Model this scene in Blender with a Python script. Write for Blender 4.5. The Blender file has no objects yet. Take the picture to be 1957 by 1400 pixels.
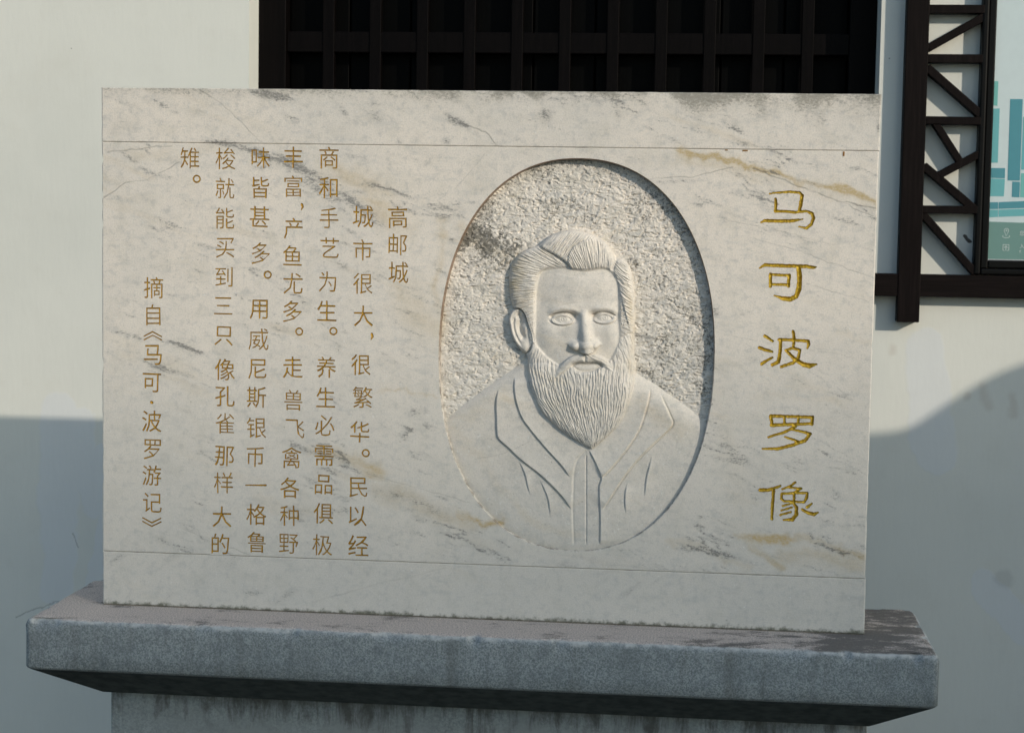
import bpy, bmesh, math, random, time
import numpy as np
from mathutils import Vector, Matrix, geometry
T0 = time.time()
random.seed(7); RNG = np.random.default_rng(11)
sc = bpy.context.scene
COL = sc.collection

# ------------------------------------------------------------------ camera, sky, sun, exposure
cam = bpy.data.cameras.new('camera'); cam_o = bpy.data.objects.new('camera', cam); COL.objects.link(cam_o)
cam.sensor_fit = 'HORIZONTAL'; cam.sensor_width = 36.0; cam.lens = 36 * 3440.15 / 1957
right = Vector((0.9941109545, 0.1071185356, 0.0164021176))
down = Vector((0.0247414786, -0.0769930314, -0.9967246021))
fwd = Vector((-0.1055048311, 0.9912606582, -0.0791898869))
cam_o.matrix_world = Matrix((( right.x, -down.x, -fwd.x, 1.2603), (right.y, -down.y, -fwd.y, -3.6714),
                             (right.z, -down.z, -fwd.z, 1.7735), (0, 0, 0, 1)))
cam.clip_start = 0.05; cam.clip_end = 2000
cam.dof.use_dof = True; cam.dof.focus_distance = 3.7; cam.dof.aperture_fstop = 13
sc.camera = cam_o
SUN_FROM = Vector((1.13, -1.0, 0.579)).normalized()
SUN_EL = math.asin(SUN_FROM.z); SUN_AZ = math.atan2(SUN_FROM.x, SUN_FROM.y)
world = bpy.data.worlds.new('World'); sc.world = world; world.use_nodes = True
wn = world.node_tree; bgn = wn.nodes['Background']
sky = wn.nodes.new('ShaderNodeTexSky'); sky.sky_type = 'NISHITA'; sky.sun_disc = False
sky.sun_elevation = SUN_EL; sky.sun_rotation = SUN_AZ; sky.air_density = 1.0; sky.dust_density = 2.0; sky.ozone_density = 1.0
wb = wn.nodes.new('ShaderNodeVectorMath'); wb.operation = 'MULTIPLY'; wb.inputs[1].default_value = (0.86, 1.0, 1.06)   # camera's white balance, whole sky alike
wn.links.new(sky.outputs[0], wb.inputs[0]); wn.links.new(wb.outputs[0], bgn.inputs[0]); bgn.inputs[1].default_value = 0.145
sun = bpy.data.lights.new('sun', 'SUN'); sun_o = bpy.data.objects.new('sun', sun); COL.objects.link(sun_o)
sun.energy = 2.35; sun.angle = math.radians(0.53); sun.color = (1.0, 0.895, 0.745)
sun_o.rotation_euler = (-SUN_FROM).to_track_quat('-Z', 'Y').to_euler()
sun_o.location = (6, -5, 6)
sc.view_settings.view_transform = 'Standard'; sc.view_settings.look = 'None'
sc.view_settings.gamma = 1; sc.view_settings.use_curve_mapping = False
sc.view_settings.exposure = -0.02

# ------------------------------------------------------------------ measured frame of the tablet face
ZB = 0.95                      # height of the pedestal top over the ground
TW, TH, TT = 1.6, 1.0916, 0.12 # tablet width, height, thickness
DW = 1.65                      # wall face behind the tablet face
_src = [(0, ZB+TH), (TW, ZB+TH), (TW, ZB), (0, ZB)]
_dst = [(194.2, 167.1), (1684.7, 180), (1651.3, 1212.5), (195.8, 1154.5)]
_A = []
for (u, v), (x, y) in zip(_src, _dst):
    _A.append([u, v, 1, 0, 0, 0, -x*u, -x*v]); _A.append([0, 0, 0, u, v, 1, -y*u, -y*v])
HM = np.append(np.linalg.solve(np.array(_A), np.array(_dst).ravel()), 1).reshape(3, 3)
HI = np.linalg.inv(HM)
def S(px, py):                 # survey units of the photographed face -> metres on the tablet face (x, z)
    q = HI @ np.array([px, py, 1.0]); return (q[0]/q[2], q[1]/q[2])
def S_inv(x, z):
    w = HM[2, 0]*x + HM[2, 1]*z + HM[2, 2]
    return (HM[0, 0]*x + HM[0, 1]*z + HM[0, 2])/w, (HM[1, 0]*x + HM[1, 1]*z + HM[1, 2])/w
MM = 0.00107                   # one survey unit in metres


# ------------------------------------------------------------------ stains, veins and mould of the marble, as fields over the stone
def vnoise2(X, Y, s, seed=0):
    g = np.random.default_rng(seed).random((256, 256)); x = X/s+1000; y = Y/s+1000
    i = np.floor(x).astype(int); j = np.floor(y).astype(int); fx = x-i; fy = y-j; fx = fx*fx*(3-2*fx); fy = fy*fy*(3-2*fy)
    a = g[j % 256, i % 256]; b = g[j % 256, (i+1) % 256]; c = g[(j+1) % 256, i % 256]; d = g[(j+1) % 256, (i+1) % 256]
    return ((a*(1-fx)+b*fx)*(1-fy)+(c*(1-fx)+d*fx)*fy)*2-1
def fbm(X, Y, s, seed=0, oct=4, k=0.55):
    t = 0; a = 1; n = 0
    for o in range(oct): t = t+a*vnoise2(X, Y, s, seed+o*7); n += a; a *= k; s *= 0.5
    return t/n
def sst(a, b, x): t = np.clip((x-a)/(b-a), 0, 1); return t*t*(3-2*t)
def seg_field(X, Y, lines, taper=False):      # lines: (points, width, strength)
    m = np.zeros(X.shape)
    for pts, w, st in lines:
        if taper:                            # fades out towards both ends
            P_ = np.array(pts, float); L_ = np.concatenate([[0], np.cumsum(np.hypot(*np.diff(P_, axis=0).T))]); n_ = len(P_)
            for q in range(n_-1):
                (x0, y0), (x1, y1) = P_[q], P_[q+1]; dx, dy = x1-x0, y1-y0; t = np.clip(((X-x0)*dx+(Y-y0)*dy)/max(dx*dx+dy*dy, 1e-9), 0, 1)
                g_ = (L_[q]+t*(L_[q+1]-L_[q]))/max(L_[-1], 1e-9); tp = 0.25+0.75*np.sqrt(np.clip(4*g_*(1-g_), 0, 1))
                d_ = np.hypot(X-x0-t*dx, Y-y0-t*dy)/(w*(0.45+0.55*tp)); m = np.maximum(m, st*tp*np.exp(-(1.6*d_)**2))
            continue
        for (x0, y0), (x1, y1) in zip(pts[:-1], pts[1:]):
            dx, dy = x1-x0, y1-y0; t = np.clip(((X-x0)*dx+(Y-y0)*dy)/max(dx*dx+dy*dy, 1e-9), 0, 1)
            m = np.maximum(m, st*sst(w, 0, np.hypot(X-x0-t*dx, Y-y0-t*dy)))
    return m
OCHRE = [([(1295, 287), (1370, 300), (1450, 322), (1560, 352), (1680, 388)], 9, 1.0), ([(1300, 292), (1480, 335), (1680, 395)], 26, .35), ([(620, 320), (700, 365), (775, 430)], 44, .42), ([(765, 560), (825, 625)], 50, .30),
         ([(1415, 1022), (1540, 1032), (1655, 1060)], 11, .7), ([(1430, 1030), (1500, 1085)], 11, .5), ([(1290, 1035), (1430, 1075)], 14, .35), ([(1500, 1060), (1655, 1075)], 34, .35),
         ([(870, 972), (950, 1000)], 15, .8), ([(600, 855), (720, 892)], 24, .5), ([(720, 930), (900, 1000)], 34, .35), ([(840, 420), (838, 640)], 14, .35), ([(700, 745), (860, 750)], 5, .4),
         ([(1360, 690), (1420, 1000)], 40, .12), ([(985, 500), (1000, 580)], 30, .50), ([(1040, 478), (1140, 468)], 24, .28), ([(1206, 540), (1208, 700)], 12, .35), ([(1060, 770), (1180, 770)], 40, .12), ([(1230, 760), (1300, 820)], 34, .25), ([(880, 800), (960, 760)], 34, .22),
         ([(250, 300), (420, 280)], 18, .2), ([(500, 960), (640, 985)], 22, .2), ([(880, 440), (960, 500)], 22, .3), ([(1600, 640), (1670, 655)], 10, .2), ([(1440, 760), (1660, 770)], 12, .12), ([(870, 820), (1000, 1000), (1100, 1030)], 18, .2)]
DARK = [([(385, 270), (450, 279), (520, 300)], 10, 1), ([(430, 272), (500, 292), (560, 318), (600, 338), (650, 370)], 16, .85), ([(560, 345), (660, 380), (745, 428)], 17, .8), ([(690, 350), (800, 384)], 7, .8), ([(770, 300), (830, 308)], 6, .6),
        ([(845, 216), (905, 243)], 12, 1), ([(648, 203), (664, 224)], 10, .9), ([(702, 222), (738, 229)], 9, .8), ([(762, 266), (768, 280)], 8, .7), ([(836, 267), (862, 273)], 7, .9), ([(1030, 210), (1052, 232)], 20, .9), ([(300, 185), (325, 206)], 8, .6),
        ([(262, 318), (300, 335), (345, 346)], 5, .9), ([(318, 652), (390, 674)], 10, .7), ([(325, 720), (375, 738)], 9, .6), ([(530, 842), (640, 872), (700, 905)], 11, .75), ([(690, 925), (780, 950), (870, 992)], 14, .6), ([(745, 600), (790, 640)], 6, .5),
        ([(1550, 1040), (1655, 1062)], 8, .8), ([(1310, 1040), (1440, 1072)], 9, .5), ([(460, 1132), (512, 1122)], 9, .7), ([(520, 1152), (565, 1130)], 9, .6), ([(240, 1145), (262, 1135)], 8, .4), ([(1060, 1078), (1105, 1084)], 9, .9), ([(1585, 408), (1645, 432)], 5, .9),
        ([(1348, 583), (1374, 600)], 8, .9), ([(1215, 352), (1300, 345), (1360, 336)], 5, .6), ([(1400, 365), (1500, 392)], 4, .6), ([(1430, 455), (1470, 500)], 5, .4), ([(640, 290), (700, 306)], 5, .7), ([(880, 990), (960, 1010)], 8, .4), ([(950, 880), (1000, 860)], 9, .25),
        ([(1640, 395), (1680, 430)], 6, .5), ([(1600, 200), (1680, 190)], 22, .6), ([(1678, 230), (1682, 262)], 7, .9), ([(1380, 225), (1420, 250)], 12, .6), ([(1540, 210), (1580, 240)], 18, .6), ([(480, 170), (560, 190)], 16, .8), ([(960, 175), (1240, 200)], 24, .6), ([(610, 230), (640, 260)], 9, .3)]
CRACK = [([(198, 378), (240, 350), (275, 346), (305, 330), (350, 308)], 2.0, .7), ([(205, 293), (250, 285), (330, 279)], 2.0, .55), ([(1440, 322), (1500, 345), (1568, 372), (1610, 386), (1680, 400)], 2.4, .9), ([(1560, 368), (1620, 392), (1670, 415)], 1.8, .6),
         ([(1440, 455), (1520, 478), (1668, 530)], 1.6, .5), ([(1520, 535), (1660, 578)], 1.6, .4), ([(380, 172), (410, 190), (440, 215), (500, 275)], 2.0, .6), ([(880, 235), (930, 252), (948, 278)], 2.0, .7),
         ([(350, 1010), (440, 1045), (480, 1060)], 1.8, .4), ([(1240, 342), (1330, 337), (1400, 318)], 1.8, .6), ([(870, 360), (905, 320), (925, 295)], 1.5, .4), ([(1385, 420), (1450, 432), (1600, 470)], 1.5, .4), ([(700, 905), (900, 960)], 1.8, .3),
         ([(260, 720), (310, 700), (340, 690)], 1.5, .3), ([(600, 1150), (720, 1115), (850, 1085)], 2.0, .25), ([(1150, 1080), (1400, 1095)], 1.6, .2), ([(1380, 640), (1500, 660), (1668, 690)], 1.6, .25), ([(905, 880), (960, 868), (1010, 845)], 1.6, .3), ([(1065, 810), (1120, 800)], 1.6, .1)]
BLOTS = [([(868, 470), (890, 440)], 24, 1), ([(872, 425), (905, 436)], 22, 1), ([(895, 435), (955, 478)], 26, 1), ([(885, 455), (915, 470)], 30, 1), ([(915, 400), (940, 420)], 16, .7), ([(1190, 326), (1290, 400)], 16, .7), ([(1280, 395), (1340, 500)], 20, .85), ([(1345, 520), (1350, 640)], 14, .6), ([(1060, 395), (1110, 408)], 20, .7),
         ([(1220, 395), (1262, 404)], 20, .8), ([(1325, 596), (1346, 650)], 16, .9), ([(1240, 640), (1300, 690)], 22, .55), ([(1225, 705), (1275, 738)], 12, .9), ([(990, 345), (1100, 314), (1180, 328)], 13, .5), ([(1210, 480), (1225, 492)], 12, .8),
         ([(876, 560), (850, 700)], 10, .4), ([(1345, 640), (1348, 790)], 12, .6), ([(945, 760), (880, 800)], 8, .35), ([(1150, 320), (1165, 345)], 14, .6), ([(1000, 380), (1180, 430)], 50, .25), ([(1230, 450), (1330, 620)], 50, .3), ([(950, 450), (1010, 470)], 14, .5), ([(1030, 360), (1090, 352)], 10, .6)]
def marks(x, z):
    X, Y = S_inv(x, z)
    wx1 = 10*fbm(X, Y, 70, 101)+4*fbm(X, Y, 14, 102); wy1 = 10*fbm(X, Y, 70, 103)+4*fbm(X, Y, 14, 104)
    A, B = X+wx1, Y+wy1; A2, B2 = X+wx1*2.2, Y+wy1*2.2; C, D = X+3.5*fbm(X, Y, 20, 105), Y+3.5*fbm(X, Y, 20, 106)
    # direction of the bedding: falls to the right
    ca, sa = math.cos(0.33), math.sin(0.33); L = X*ca+Y*sa; T = -X*sa+Y*ca
    v1 = fbm(L/7+wx1*.1, T+wy1*.5, 34, 107, 5, .62); v2 = fbm(L/5, T+wy1*.4, 15, 108, 4, .6)
    och = np.maximum(seg_field(A, B, OCHRE[:1]+OCHRE[4:6]), seg_field(A2, B2, OCHRE))
    och = 1.35*och*(0.50+0.6*sst(-.5, .5, v2)) + 0.36*sst(.15, .60, v1)*sst(-.2, .4, fbm(X, Y, 220, 109))
    base_ = z < 1.0655
    v3 = fbm((X*.82-Y*.57)/6, X*.57+Y*.82, 14, 131, 4, .6)
    drk = seg_field(A, B, [(p_, w_*1.35, s_*(1.05 if math.dist(p_[0], p_[-1]) > 70 else .85)) for p_, w_, s_ in DARK], True)*(.50+.75*sst(-.45, .35, fbm(L/3, T, 9, 121, 4, .65)))+np.where(base_, .55*sst(.25, .6, v3)*sst(-.2, .4, fbm(X, Y, 120, 132)), 0) + np.where(base_, 0, 0.66*sst(.18, .55, fbm(L/6+wx1*.1, T+wy1*.3, 8, 123, 4, .65))*sst(-.35, .4, fbm(X, Y, 150, 110)))
    ve = fbm(L/9+wx1*.05, T+wy1*.9, 30, 140, 4, .6)
    drk = drk+np.where(base_, 0, .75*sst(.085, .0, np.abs(ve))*sst(-.15, .45, fbm(X, Y, 80, 141)))+.45*sst(.07, 0, np.abs(fbm(L/7, T, 17, 142, 3, .6)))*sst(.0, .5, fbm(X, Y, 60, 143))
    crk = seg_field(C, D, CRACK)*(0.45+0.75*sst(-.5, .4, fbm(X, Y, 26, 111)))
    h = (ZB+TH-z)/MM                                   # units below the top edge
    reach = 16+44*sst(-.45, .45, fbm(X, Y*0, 150, 112))*(0.5+0.9*sst(700, 1050, X))+26*fbm(X-Y*.5, Y*.15, 30, 113)
    mld = sst(1.0, 0.0, h/np.maximum(reach, 3))*(0.45+.6*sst(-.5, .4, fbm(X, Y, 60, 114)))*(0.62+.38*sst(700, 1000, X))
    blt = np.clip(seg_field(A2, B2, [(p_, w_*2.3, s_*(.80 if p_[0][0] < 1000 else .60)) for p_, w_, s_ in BLOTS])*(.75+.6*fbm(X, Y, 22, 116))+.26*sst(-.5, .5, fbm(X, Y, 30, 117)), 0, 1)
    return dict(och=np.clip(och, 0, 1), drk=np.clip(drk, 0, 1), crk=np.clip(crk, 0, 1), mld=np.clip(mld, 0, 1), blt=blt)
def add_marks(o, wx, wz):
    for k, v in marks(np.asarray(wx, float), np.asarray(wz, float)).items():
        a = o.data.attributes.new(k, 'FLOAT', 'POINT'); a.data.foreach_set('value', np.asarray(v, np.float32))

# ------------------------------------------------------------------ node helpers
class NT:
    def __init__(s, name):
        s.m = bpy.data.materials.new(name); s.m.use_nodes = True; s.t = s.m.node_tree
        s.b = s.t.nodes['Principled BSDF']
    def n(s, typ, **kw):
        nd = s.t.nodes.new(typ)
        for k, v in kw.items(): setattr(nd, k, v)
        return nd
    def l(s, a, b): s.t.links.new(a, b)
    def setin(s, sock, v):
        if hasattr(v, 'links') or isinstance(v, bpy.types.NodeSocket): s.l(v, sock)
        else: sock.default_value = v
    def math(s, op, a, b=0.0, c=None, clamp=False):
        nd = s.n('ShaderNodeMath', operation=op, use_clamp=clamp)
        s.setin(nd.inputs[0], a); s.setin(nd.inputs[1], b)
        if c is not None: s.setin(nd.inputs[2], c)
        return nd.outputs[0]
    def vmath(s, op, a, b=None, sc_=None):
        nd = s.n('ShaderNodeVectorMath', operation=op)
        s.setin(nd.inputs[0], a)
        if b is not None: s.setin(nd.inputs[1], b)
        if sc_ is not None: s.setin(nd.inputs['Scale'], sc_)
        return nd.outputs['Value'] if op in ('DOT_PRODUCT', 'LENGTH', 'DISTANCE') else nd.outputs[0]
    def pos(s):
        if not hasattr(s, '_p'): s._p = s.n('ShaderNodeNewGeometry').outputs['Position']
        return s._p
    def sep(s, v):
        nd = s.n('ShaderNodeSeparateXYZ'); s.l(v, nd.inputs[0]); return nd.outputs
    def mapping(s, v, scale=(1, 1, 1), rot=(0, 0, 0), loc=(0, 0, 0)):
        nd = s.n('ShaderNodeMapping'); s.l(v, nd.inputs[0])
        nd.inputs['Scale'].default_value = scale; nd.inputs['Rotation'].default_value = rot; nd.inputs['Location'].default_value = loc
        return nd.outputs[0]
    def noise(s, v, scale, detail=4, rough=0.55, dist=0.0, color=False):
        nd = s.n('ShaderNodeTexNoise'); s.l(v, nd.inputs['Vector'])
        nd.inputs['Scale'].default_value = scale; nd.inputs['Detail'].default_value = detail
        nd.inputs['Roughness'].default_value = rough; nd.inputs['Distortion'].default_value = dist
        return nd.outputs['Color' if color else 'Fac']
    def ramp(s, v, lo, hi, a=0.0, b=1.0, smooth=True):
        nd = s.n('ShaderNodeMapRange'); nd.interpolation_type = 'SMOOTHSTEP' if smooth else 'LINEAR'
        s.setin(nd.inputs['Value'], v)
        nd.inputs['From Min'].default_value = lo; nd.inputs['From Max'].default_value = hi
        nd.inputs['To Min'].default_value = a; nd.inputs['To Max'].default_value = b
        return nd.outputs['Result']
    def mix(s, f, a, b):
        nd = s.n('ShaderNodeMix', data_type='RGBA'); s.setin(nd.inputs['Factor'], f)
        for sock, v in ((nd.inputs['A'], a), (nd.inputs['B'], b)):
            if isinstance(v, (tuple, list)): sock.default_value = (*v[:3], 1)
            else: s.l(v, sock)
        return nd.outputs['Result']
    def bump(s, h, strength, dist, prev=None):
        nd = s.n('ShaderNodeBump'); s.setin(nd.inputs['Height'], h)
        nd.inputs['Strength'].default_value = strength; nd.inputs['Distance'].default_value = dist
        if prev is not None: s.l(prev, nd.inputs['Normal'])
        return nd.outputs[0]
    def out(s, color, rough=0.8, normal=None, metallic=0.0, spec=0.5):
        s.setin(s.b.inputs['Base Color'], color if not isinstance(color, tuple) else (*color[:3], 1))
        s.setin(s.b.inputs['Roughness'], rough); s.setin(s.b.inputs['Metallic'], metallic)
        s.b.inputs['Specular IOR Level'].default_value = spec
        if normal is not None: s.l(normal, s.b.inputs['Normal'])
        return s.m
    def flat_pos(s):            # (x, 0, z)
        v = s.n('ShaderNodeVectorMath', operation='MULTIPLY'); s.l(s.pos(), v.inputs[0]); v.inputs[1].default_value = (1, 0, 1)
        return v.outputs[0]
    def streak(s, P, a, b, w): return (P, a, b, w)
    def streak_(s, P, a, b, w):  # soft mask round the segment a-b (metres in x, z)
        a = Vector((a[0], 0, a[1])); b = Vector((b[0], 0, b[1])); d = b - a; L2 = max(d.length_squared, 1e-9)
        r = s.vmath('SUBTRACT', P, tuple(a))
        t = s.math('MULTIPLY', s.vmath('DOT_PRODUCT', r, tuple(d)), 1/L2, clamp=True)
        nd = s.n('ShaderNodeVectorMath', operation='SCALE'); nd.inputs[0].default_value = tuple(d); s.l(t, nd.inputs['Scale'])
        dist = s.vmath('DISTANCE', r, nd.outputs[0])
        return s.ramp(dist, w, 0.0)
    def union(s, masks):
        m = None
        for P, a, b, w in masks:
            if getattr(s, '_last', None) is not None:      # keeps the shader's nodes in sequence (bounded stack)
                nd = s.n('ShaderNodeVectorMath', operation='MULTIPLY_ADD')
                s.l(s._last, nd.inputs[0]); nd.inputs[1].default_value = (1e-9,)*3; s.l(P, nd.inputs[2]); P = nd.outputs[0]
            q = s.streak_(P, a, b, w)
            m = q if m is None else s.math('MAXIMUM', m, q)
            s._last = m
        return m

# ------------------------------------------------------------------ materials
def marble(name, rim=False, relief=False):
    g = NT(name); P = g.pos()
    at = lambda k: g.n('ShaderNodeAttribute', attribute_name=k).outputs['Fac']
    big = g.noise(P, 2.6, 4, 0.6); mid = g.noise(P, 17, 5, 0.65); fine = g.noise(P, 330, 4, 0.75)
    c = g.mix(g.ramp(big, 0.35, 0.68), C_M1, C_M2)
    c = g.mix(g.ramp(mid, 0.46, 0.72, 0, 0.40), c, (0.60, 0.555, 0.47))
    c = g.mix(g.ramp(g.noise(P, 60, 4, 0.7), 0.48, 0.70, 0, 0.42), c, (0.44, 0.435, 0.42))
    c = g.mix(g.ramp(g.noise(g.mapping(P, scale=(1, 1, 3), rot=(0, math.radians(20), 0)), 16, 6, 0.72), 0.50, 0.70, 0, 0.38), c, (0.46, 0.465, 0.455))
    c = g.mix(g.ramp(fine, 0.40, 0.72, 0, 0.42), c, (0.42, 0.40, 0.365))
    zz = g.sep(P)[2]
    low = g.math('ADD', zz, g.math('MULTIPLY', g.math('SUBTRACT', big, 0.5), 0.5))
    c = g.mix(g.ramp(low, 1.75, 1.10, 0, 0.35), c, (0.50, 0.525, 0.515))  # lower stone coloured darker and cooler, deepening the soft shade there
    fl = g.noise(P, 175, 2, 0.5)
    c = g.mix(g.ramp(fl, 0.64, 0.74, 0, 0.55), c, (0.80, 0.80, 0.78))
    grain = g.noise(g.mapping(P, scale=(1, 1, 3.4), rot=(0, math.radians(24), 0)), 105, 6, 0.82)
    g2 = g.noise(P, 210, 5, 0.8)
    sum_ = g.math('ADD', grain, g.math('MULTIPLY', g.math('SUBTRACT', g2, 0.5), 0.5))
    om = g.math('MULTIPLY', at('och'), g.ramp(sum_, 0.32, 0.62, 0.45, 1.0))
    om = g.math('MULTIPLY', om, g.math('ADD', 0.45, g.math('MULTIPLY', at('och'), 0.55)))
    c = g.mix(om, c, (0.52, 0.39, 0.19))
    if not rim:
        d = at('drk'); k = g.math('ADD', g.math('MULTIPLY', d, 0.30), g.math('SUBTRACT', sum_, 0.64))
        c = g.mix(g.math('MULTIPLY', g.ramp(k, 0.0, 0.20), g.math('MINIMUM', g.math('MULTIPLY', d, 1.6), 0.78)), c, (0.13, 0.13, 0.125))
        c = g.mix(g.math('MULTIPLY', d, 0.22), c, (0.25, 0.25, 0.25))
        c = g.mix(g.math('MULTIPLY', at('crk'), 0.62), c, (0.16, 0.15, 0.14))
        m_ = at('mld'); k2 = g.math('ADD', g.math('MULTIPLY', m_, 0.32), g.math('SUBTRACT', g.noise(g.mapping(P, scale=(1, 1, 1.8), rot=(0, math.radians(50), 0)), 120, 6, 0.82, 0.6), 0.60))
        c = g.mix(g.math('MULTIPLY', g.ramp(k2, 0.0, 0.22), 0.62), c, (0.12, 0.115, 0.09))
        c = g.mix(g.math('MULTIPLY', m_, 0.25), c, (0.30, 0.28, 0.23))
        foot = g.math('SUBTRACT', g.math('MULTIPLY', g.noise(P, 60, 4, 0.7), 0.034), g.math('SUBTRACT', zz, ZB))
        c = g.mix(g.ramp(foot, 0.006, 0.017, 0, 0.8), c, (0.07, 0.075, 0.035))
        vor = g.n('ShaderNodeTexVoronoi'); g.l(g.flat_pos(), vor.inputs['Vector']); vor.inputs['Scale'].default_value = 30
        c = g.mix(g.math('MULTIPLY', g.ramp(vor.outputs['Distance'], 0.060, 0.03), g.ramp(mid, 0.5, 0.6, 0, 0.6)), c, (0.2, 0.18, 0.15))
    if relief:
        b = at('blt'); k3 = g.math('ADD', g.math('MULTIPLY', b, 0.28), g.math('SUBTRACT', g.noise(P, 150, 6, 0.8), 0.60))
        c = g.mix(g.math('MULTIPLY', g.ramp(k3, 0.0, 0.13), 0.80), c, (0.07, 0.068, 0.055))
    if rim:
        c = g.mix(g.ramp(zz, 1.40, 1.62, 0.1, 0.85), c, (0.23, 0.14, 0.085))
        c = g.mix(g.ramp(g.noise(P, 60, 4, 0.7), 0.45, 0.62, 0, 0.6), c, (0.12, 0.09, 0.06))
    n1 = g.bump(g.math('ADD', fine, g.math('MULTIPLY', g.noise(P, 800, 2, 0.6), 0.4)), 0.55, 0.0011)
    n2 = g.bump(g.noise(P, 9, 4, 0.5), 0.5, 0.0014, n1)
    if not rim: n2 = g.bump(g.math('MULTIPLY', at('crk'), -1.0), 0.6, 0.0008, n2)
    return g.out(c, g.ramp(fl, 0.6, 0.74, 0.66, 0.3), n2, spec=0.4)
C_M1 = (0.87, 0.79, 0.70); C_M2 = (0.76, 0.71, 0.645)

def granite(name, top=False):
    g = NT(name); P = g.pos()
    s1 = g.noise(P, 300, 3, 0.75); s2 = g.noise(P, 120, 4, 0.7); s3 = g.noise(P, 5, 4, 0.6)
    nz = g.n('ShaderNodeNewGeometry').outputs['Normal']; up = g.ramp(g.sep(nz)[2], 0.75, 0.95)
    c = g.mix(g.ramp(s1, 0.36, 0.62), (0.20, 0.225, 0.23), (0.42, 0.445, 0.45))
    c = g.mix(g.ramp(s2, 0.54, 0.66, 0, 0.5), c, (0.14, 0.16, 0.165))
    c = g.mix(g.ramp(s3, 0.48, 0.7, 0, 0.35), c, (0.20, 0.22, 0.22))
    c = g.mix(g.ramp(g.noise(g.mapping(P, scale=(9, 9, 1)), 2.2, 4, 0.6), 0.50, 0.70, 0, 0.45), c, (0.14, 0.145, 0.13))
    c = g.mix(g.ramp(g.noise(P, 22, 5, 0.75), 0.45, 0.68, 0, 0.45), c, (0.17, 0.19, 0.195))
    c = g.mix(g.ramp(g.noise(P, 430, 2, 0.6), 0.60, 0.68, 0, 0.6), c, (0.10, 0.115, 0.12))
    # weathered tread: warm dust, black mould towards the right and the edges
    dust = g.mix(g.ramp(s1, 0.3, 0.65), (0.27, 0.24, 0.225), (0.74, 0.64, 0.57))
    xx = g.sep(P)[0]; yy = g.sep(P)[1]
    mould = g.noise(g.mapping(P, scale=(1, 1.8, 1)), 9, 6, 0.72)
    mk = g.math('ADD', mould, g.ramp(xx, 1.0, 1.7, -0.10, 0.09))
    mk = g.math('ADD', mk, g.math('MULTIPLY', g.streak_xy(P, (0.9, -0.115), (1.75, -0.11), 0.035), 0.16)) if False else mk
    fm_ = g.noise(P, 260, 5, 0.8)
    mk = g.math('ADD', mk, g.math('MULTIPLY', g.math('SUBTRACT', fm_, 0.5), 0.35))
    dust = g.mix(g.ramp(mk, 0.46, 0.60, 0, 0.80), dust, (0.07, 0.07, 0.066))
    c = g.mix(up, c, dust)
    # worn, paler arris along the front edge
    zz = g.sep(P)[2]
    ar = g.math('MULTIPLY', g.ramp(g.math('ADD', zz, g.math('MULTIPLY', g.math('SUBTRACT', g.noise(P, 35, 5, 0.75), 0.5), 0.03)), ZB-0.011, ZB-0.003), g.ramp(g.sep(nz)[2], 0.99, 0.8))
    ar = g.math('MULTIPLY', ar, g.ramp(g.noise(P, 45, 4, 0.7), 0.33, 0.6, 0.1, 0.85))
    c = g.mix(ar, c, (0.60, 0.60, 0.58))
    n1 = g.bump(s1, 0.6, 0.0012); n2 = g.bump(g.noise(P, 45, 5, 0.7), 0.5, 0.0018, n1)
    return g.out(c, 0.85, n2, spec=0.3)

def body_stone():
    g = NT('pedestal_body_stone'); P = g.pos()
    c = g.mix(g.ramp(g.noise(P, 200, 4, 0.7), 0.35, 0.65), (0.30, 0.33, 0.335), (0.46, 0.49, 0.49))
    c = g.mix(g.ramp(g.noise(P, 4, 4, 0.6), 0.4, 0.7), c, (0.36, 0.38, 0.38))
    drip = g.noise(g.mapping(P, scale=(13, 13, 2.6)), 2.2, 7, 0.75, 0.4)
    zz = g.sep(P)[2]
    c = g.mix(g.ramp(zz, 0.764, 0.768, 0, 0.8), c, (0.05, 0.055, 0.05))  # top edge coloured dark to deepen the shade under the soffit
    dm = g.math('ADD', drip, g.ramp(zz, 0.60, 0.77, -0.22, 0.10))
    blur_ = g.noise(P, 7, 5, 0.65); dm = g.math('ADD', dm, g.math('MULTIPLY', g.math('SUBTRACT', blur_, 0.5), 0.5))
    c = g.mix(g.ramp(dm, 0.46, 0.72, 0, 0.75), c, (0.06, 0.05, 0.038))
    c = g.mix(g.ramp(g.noise(P, 30, 6, 0.75), 0.45, 0.70, 0, 0.4), c, (0.20, 0.21, 0.20))
    return g.out(c, 0.75, g.bump(g.noise(P, 150, 4, 0.7), 0.4, 0.001), spec=0.3)

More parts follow.
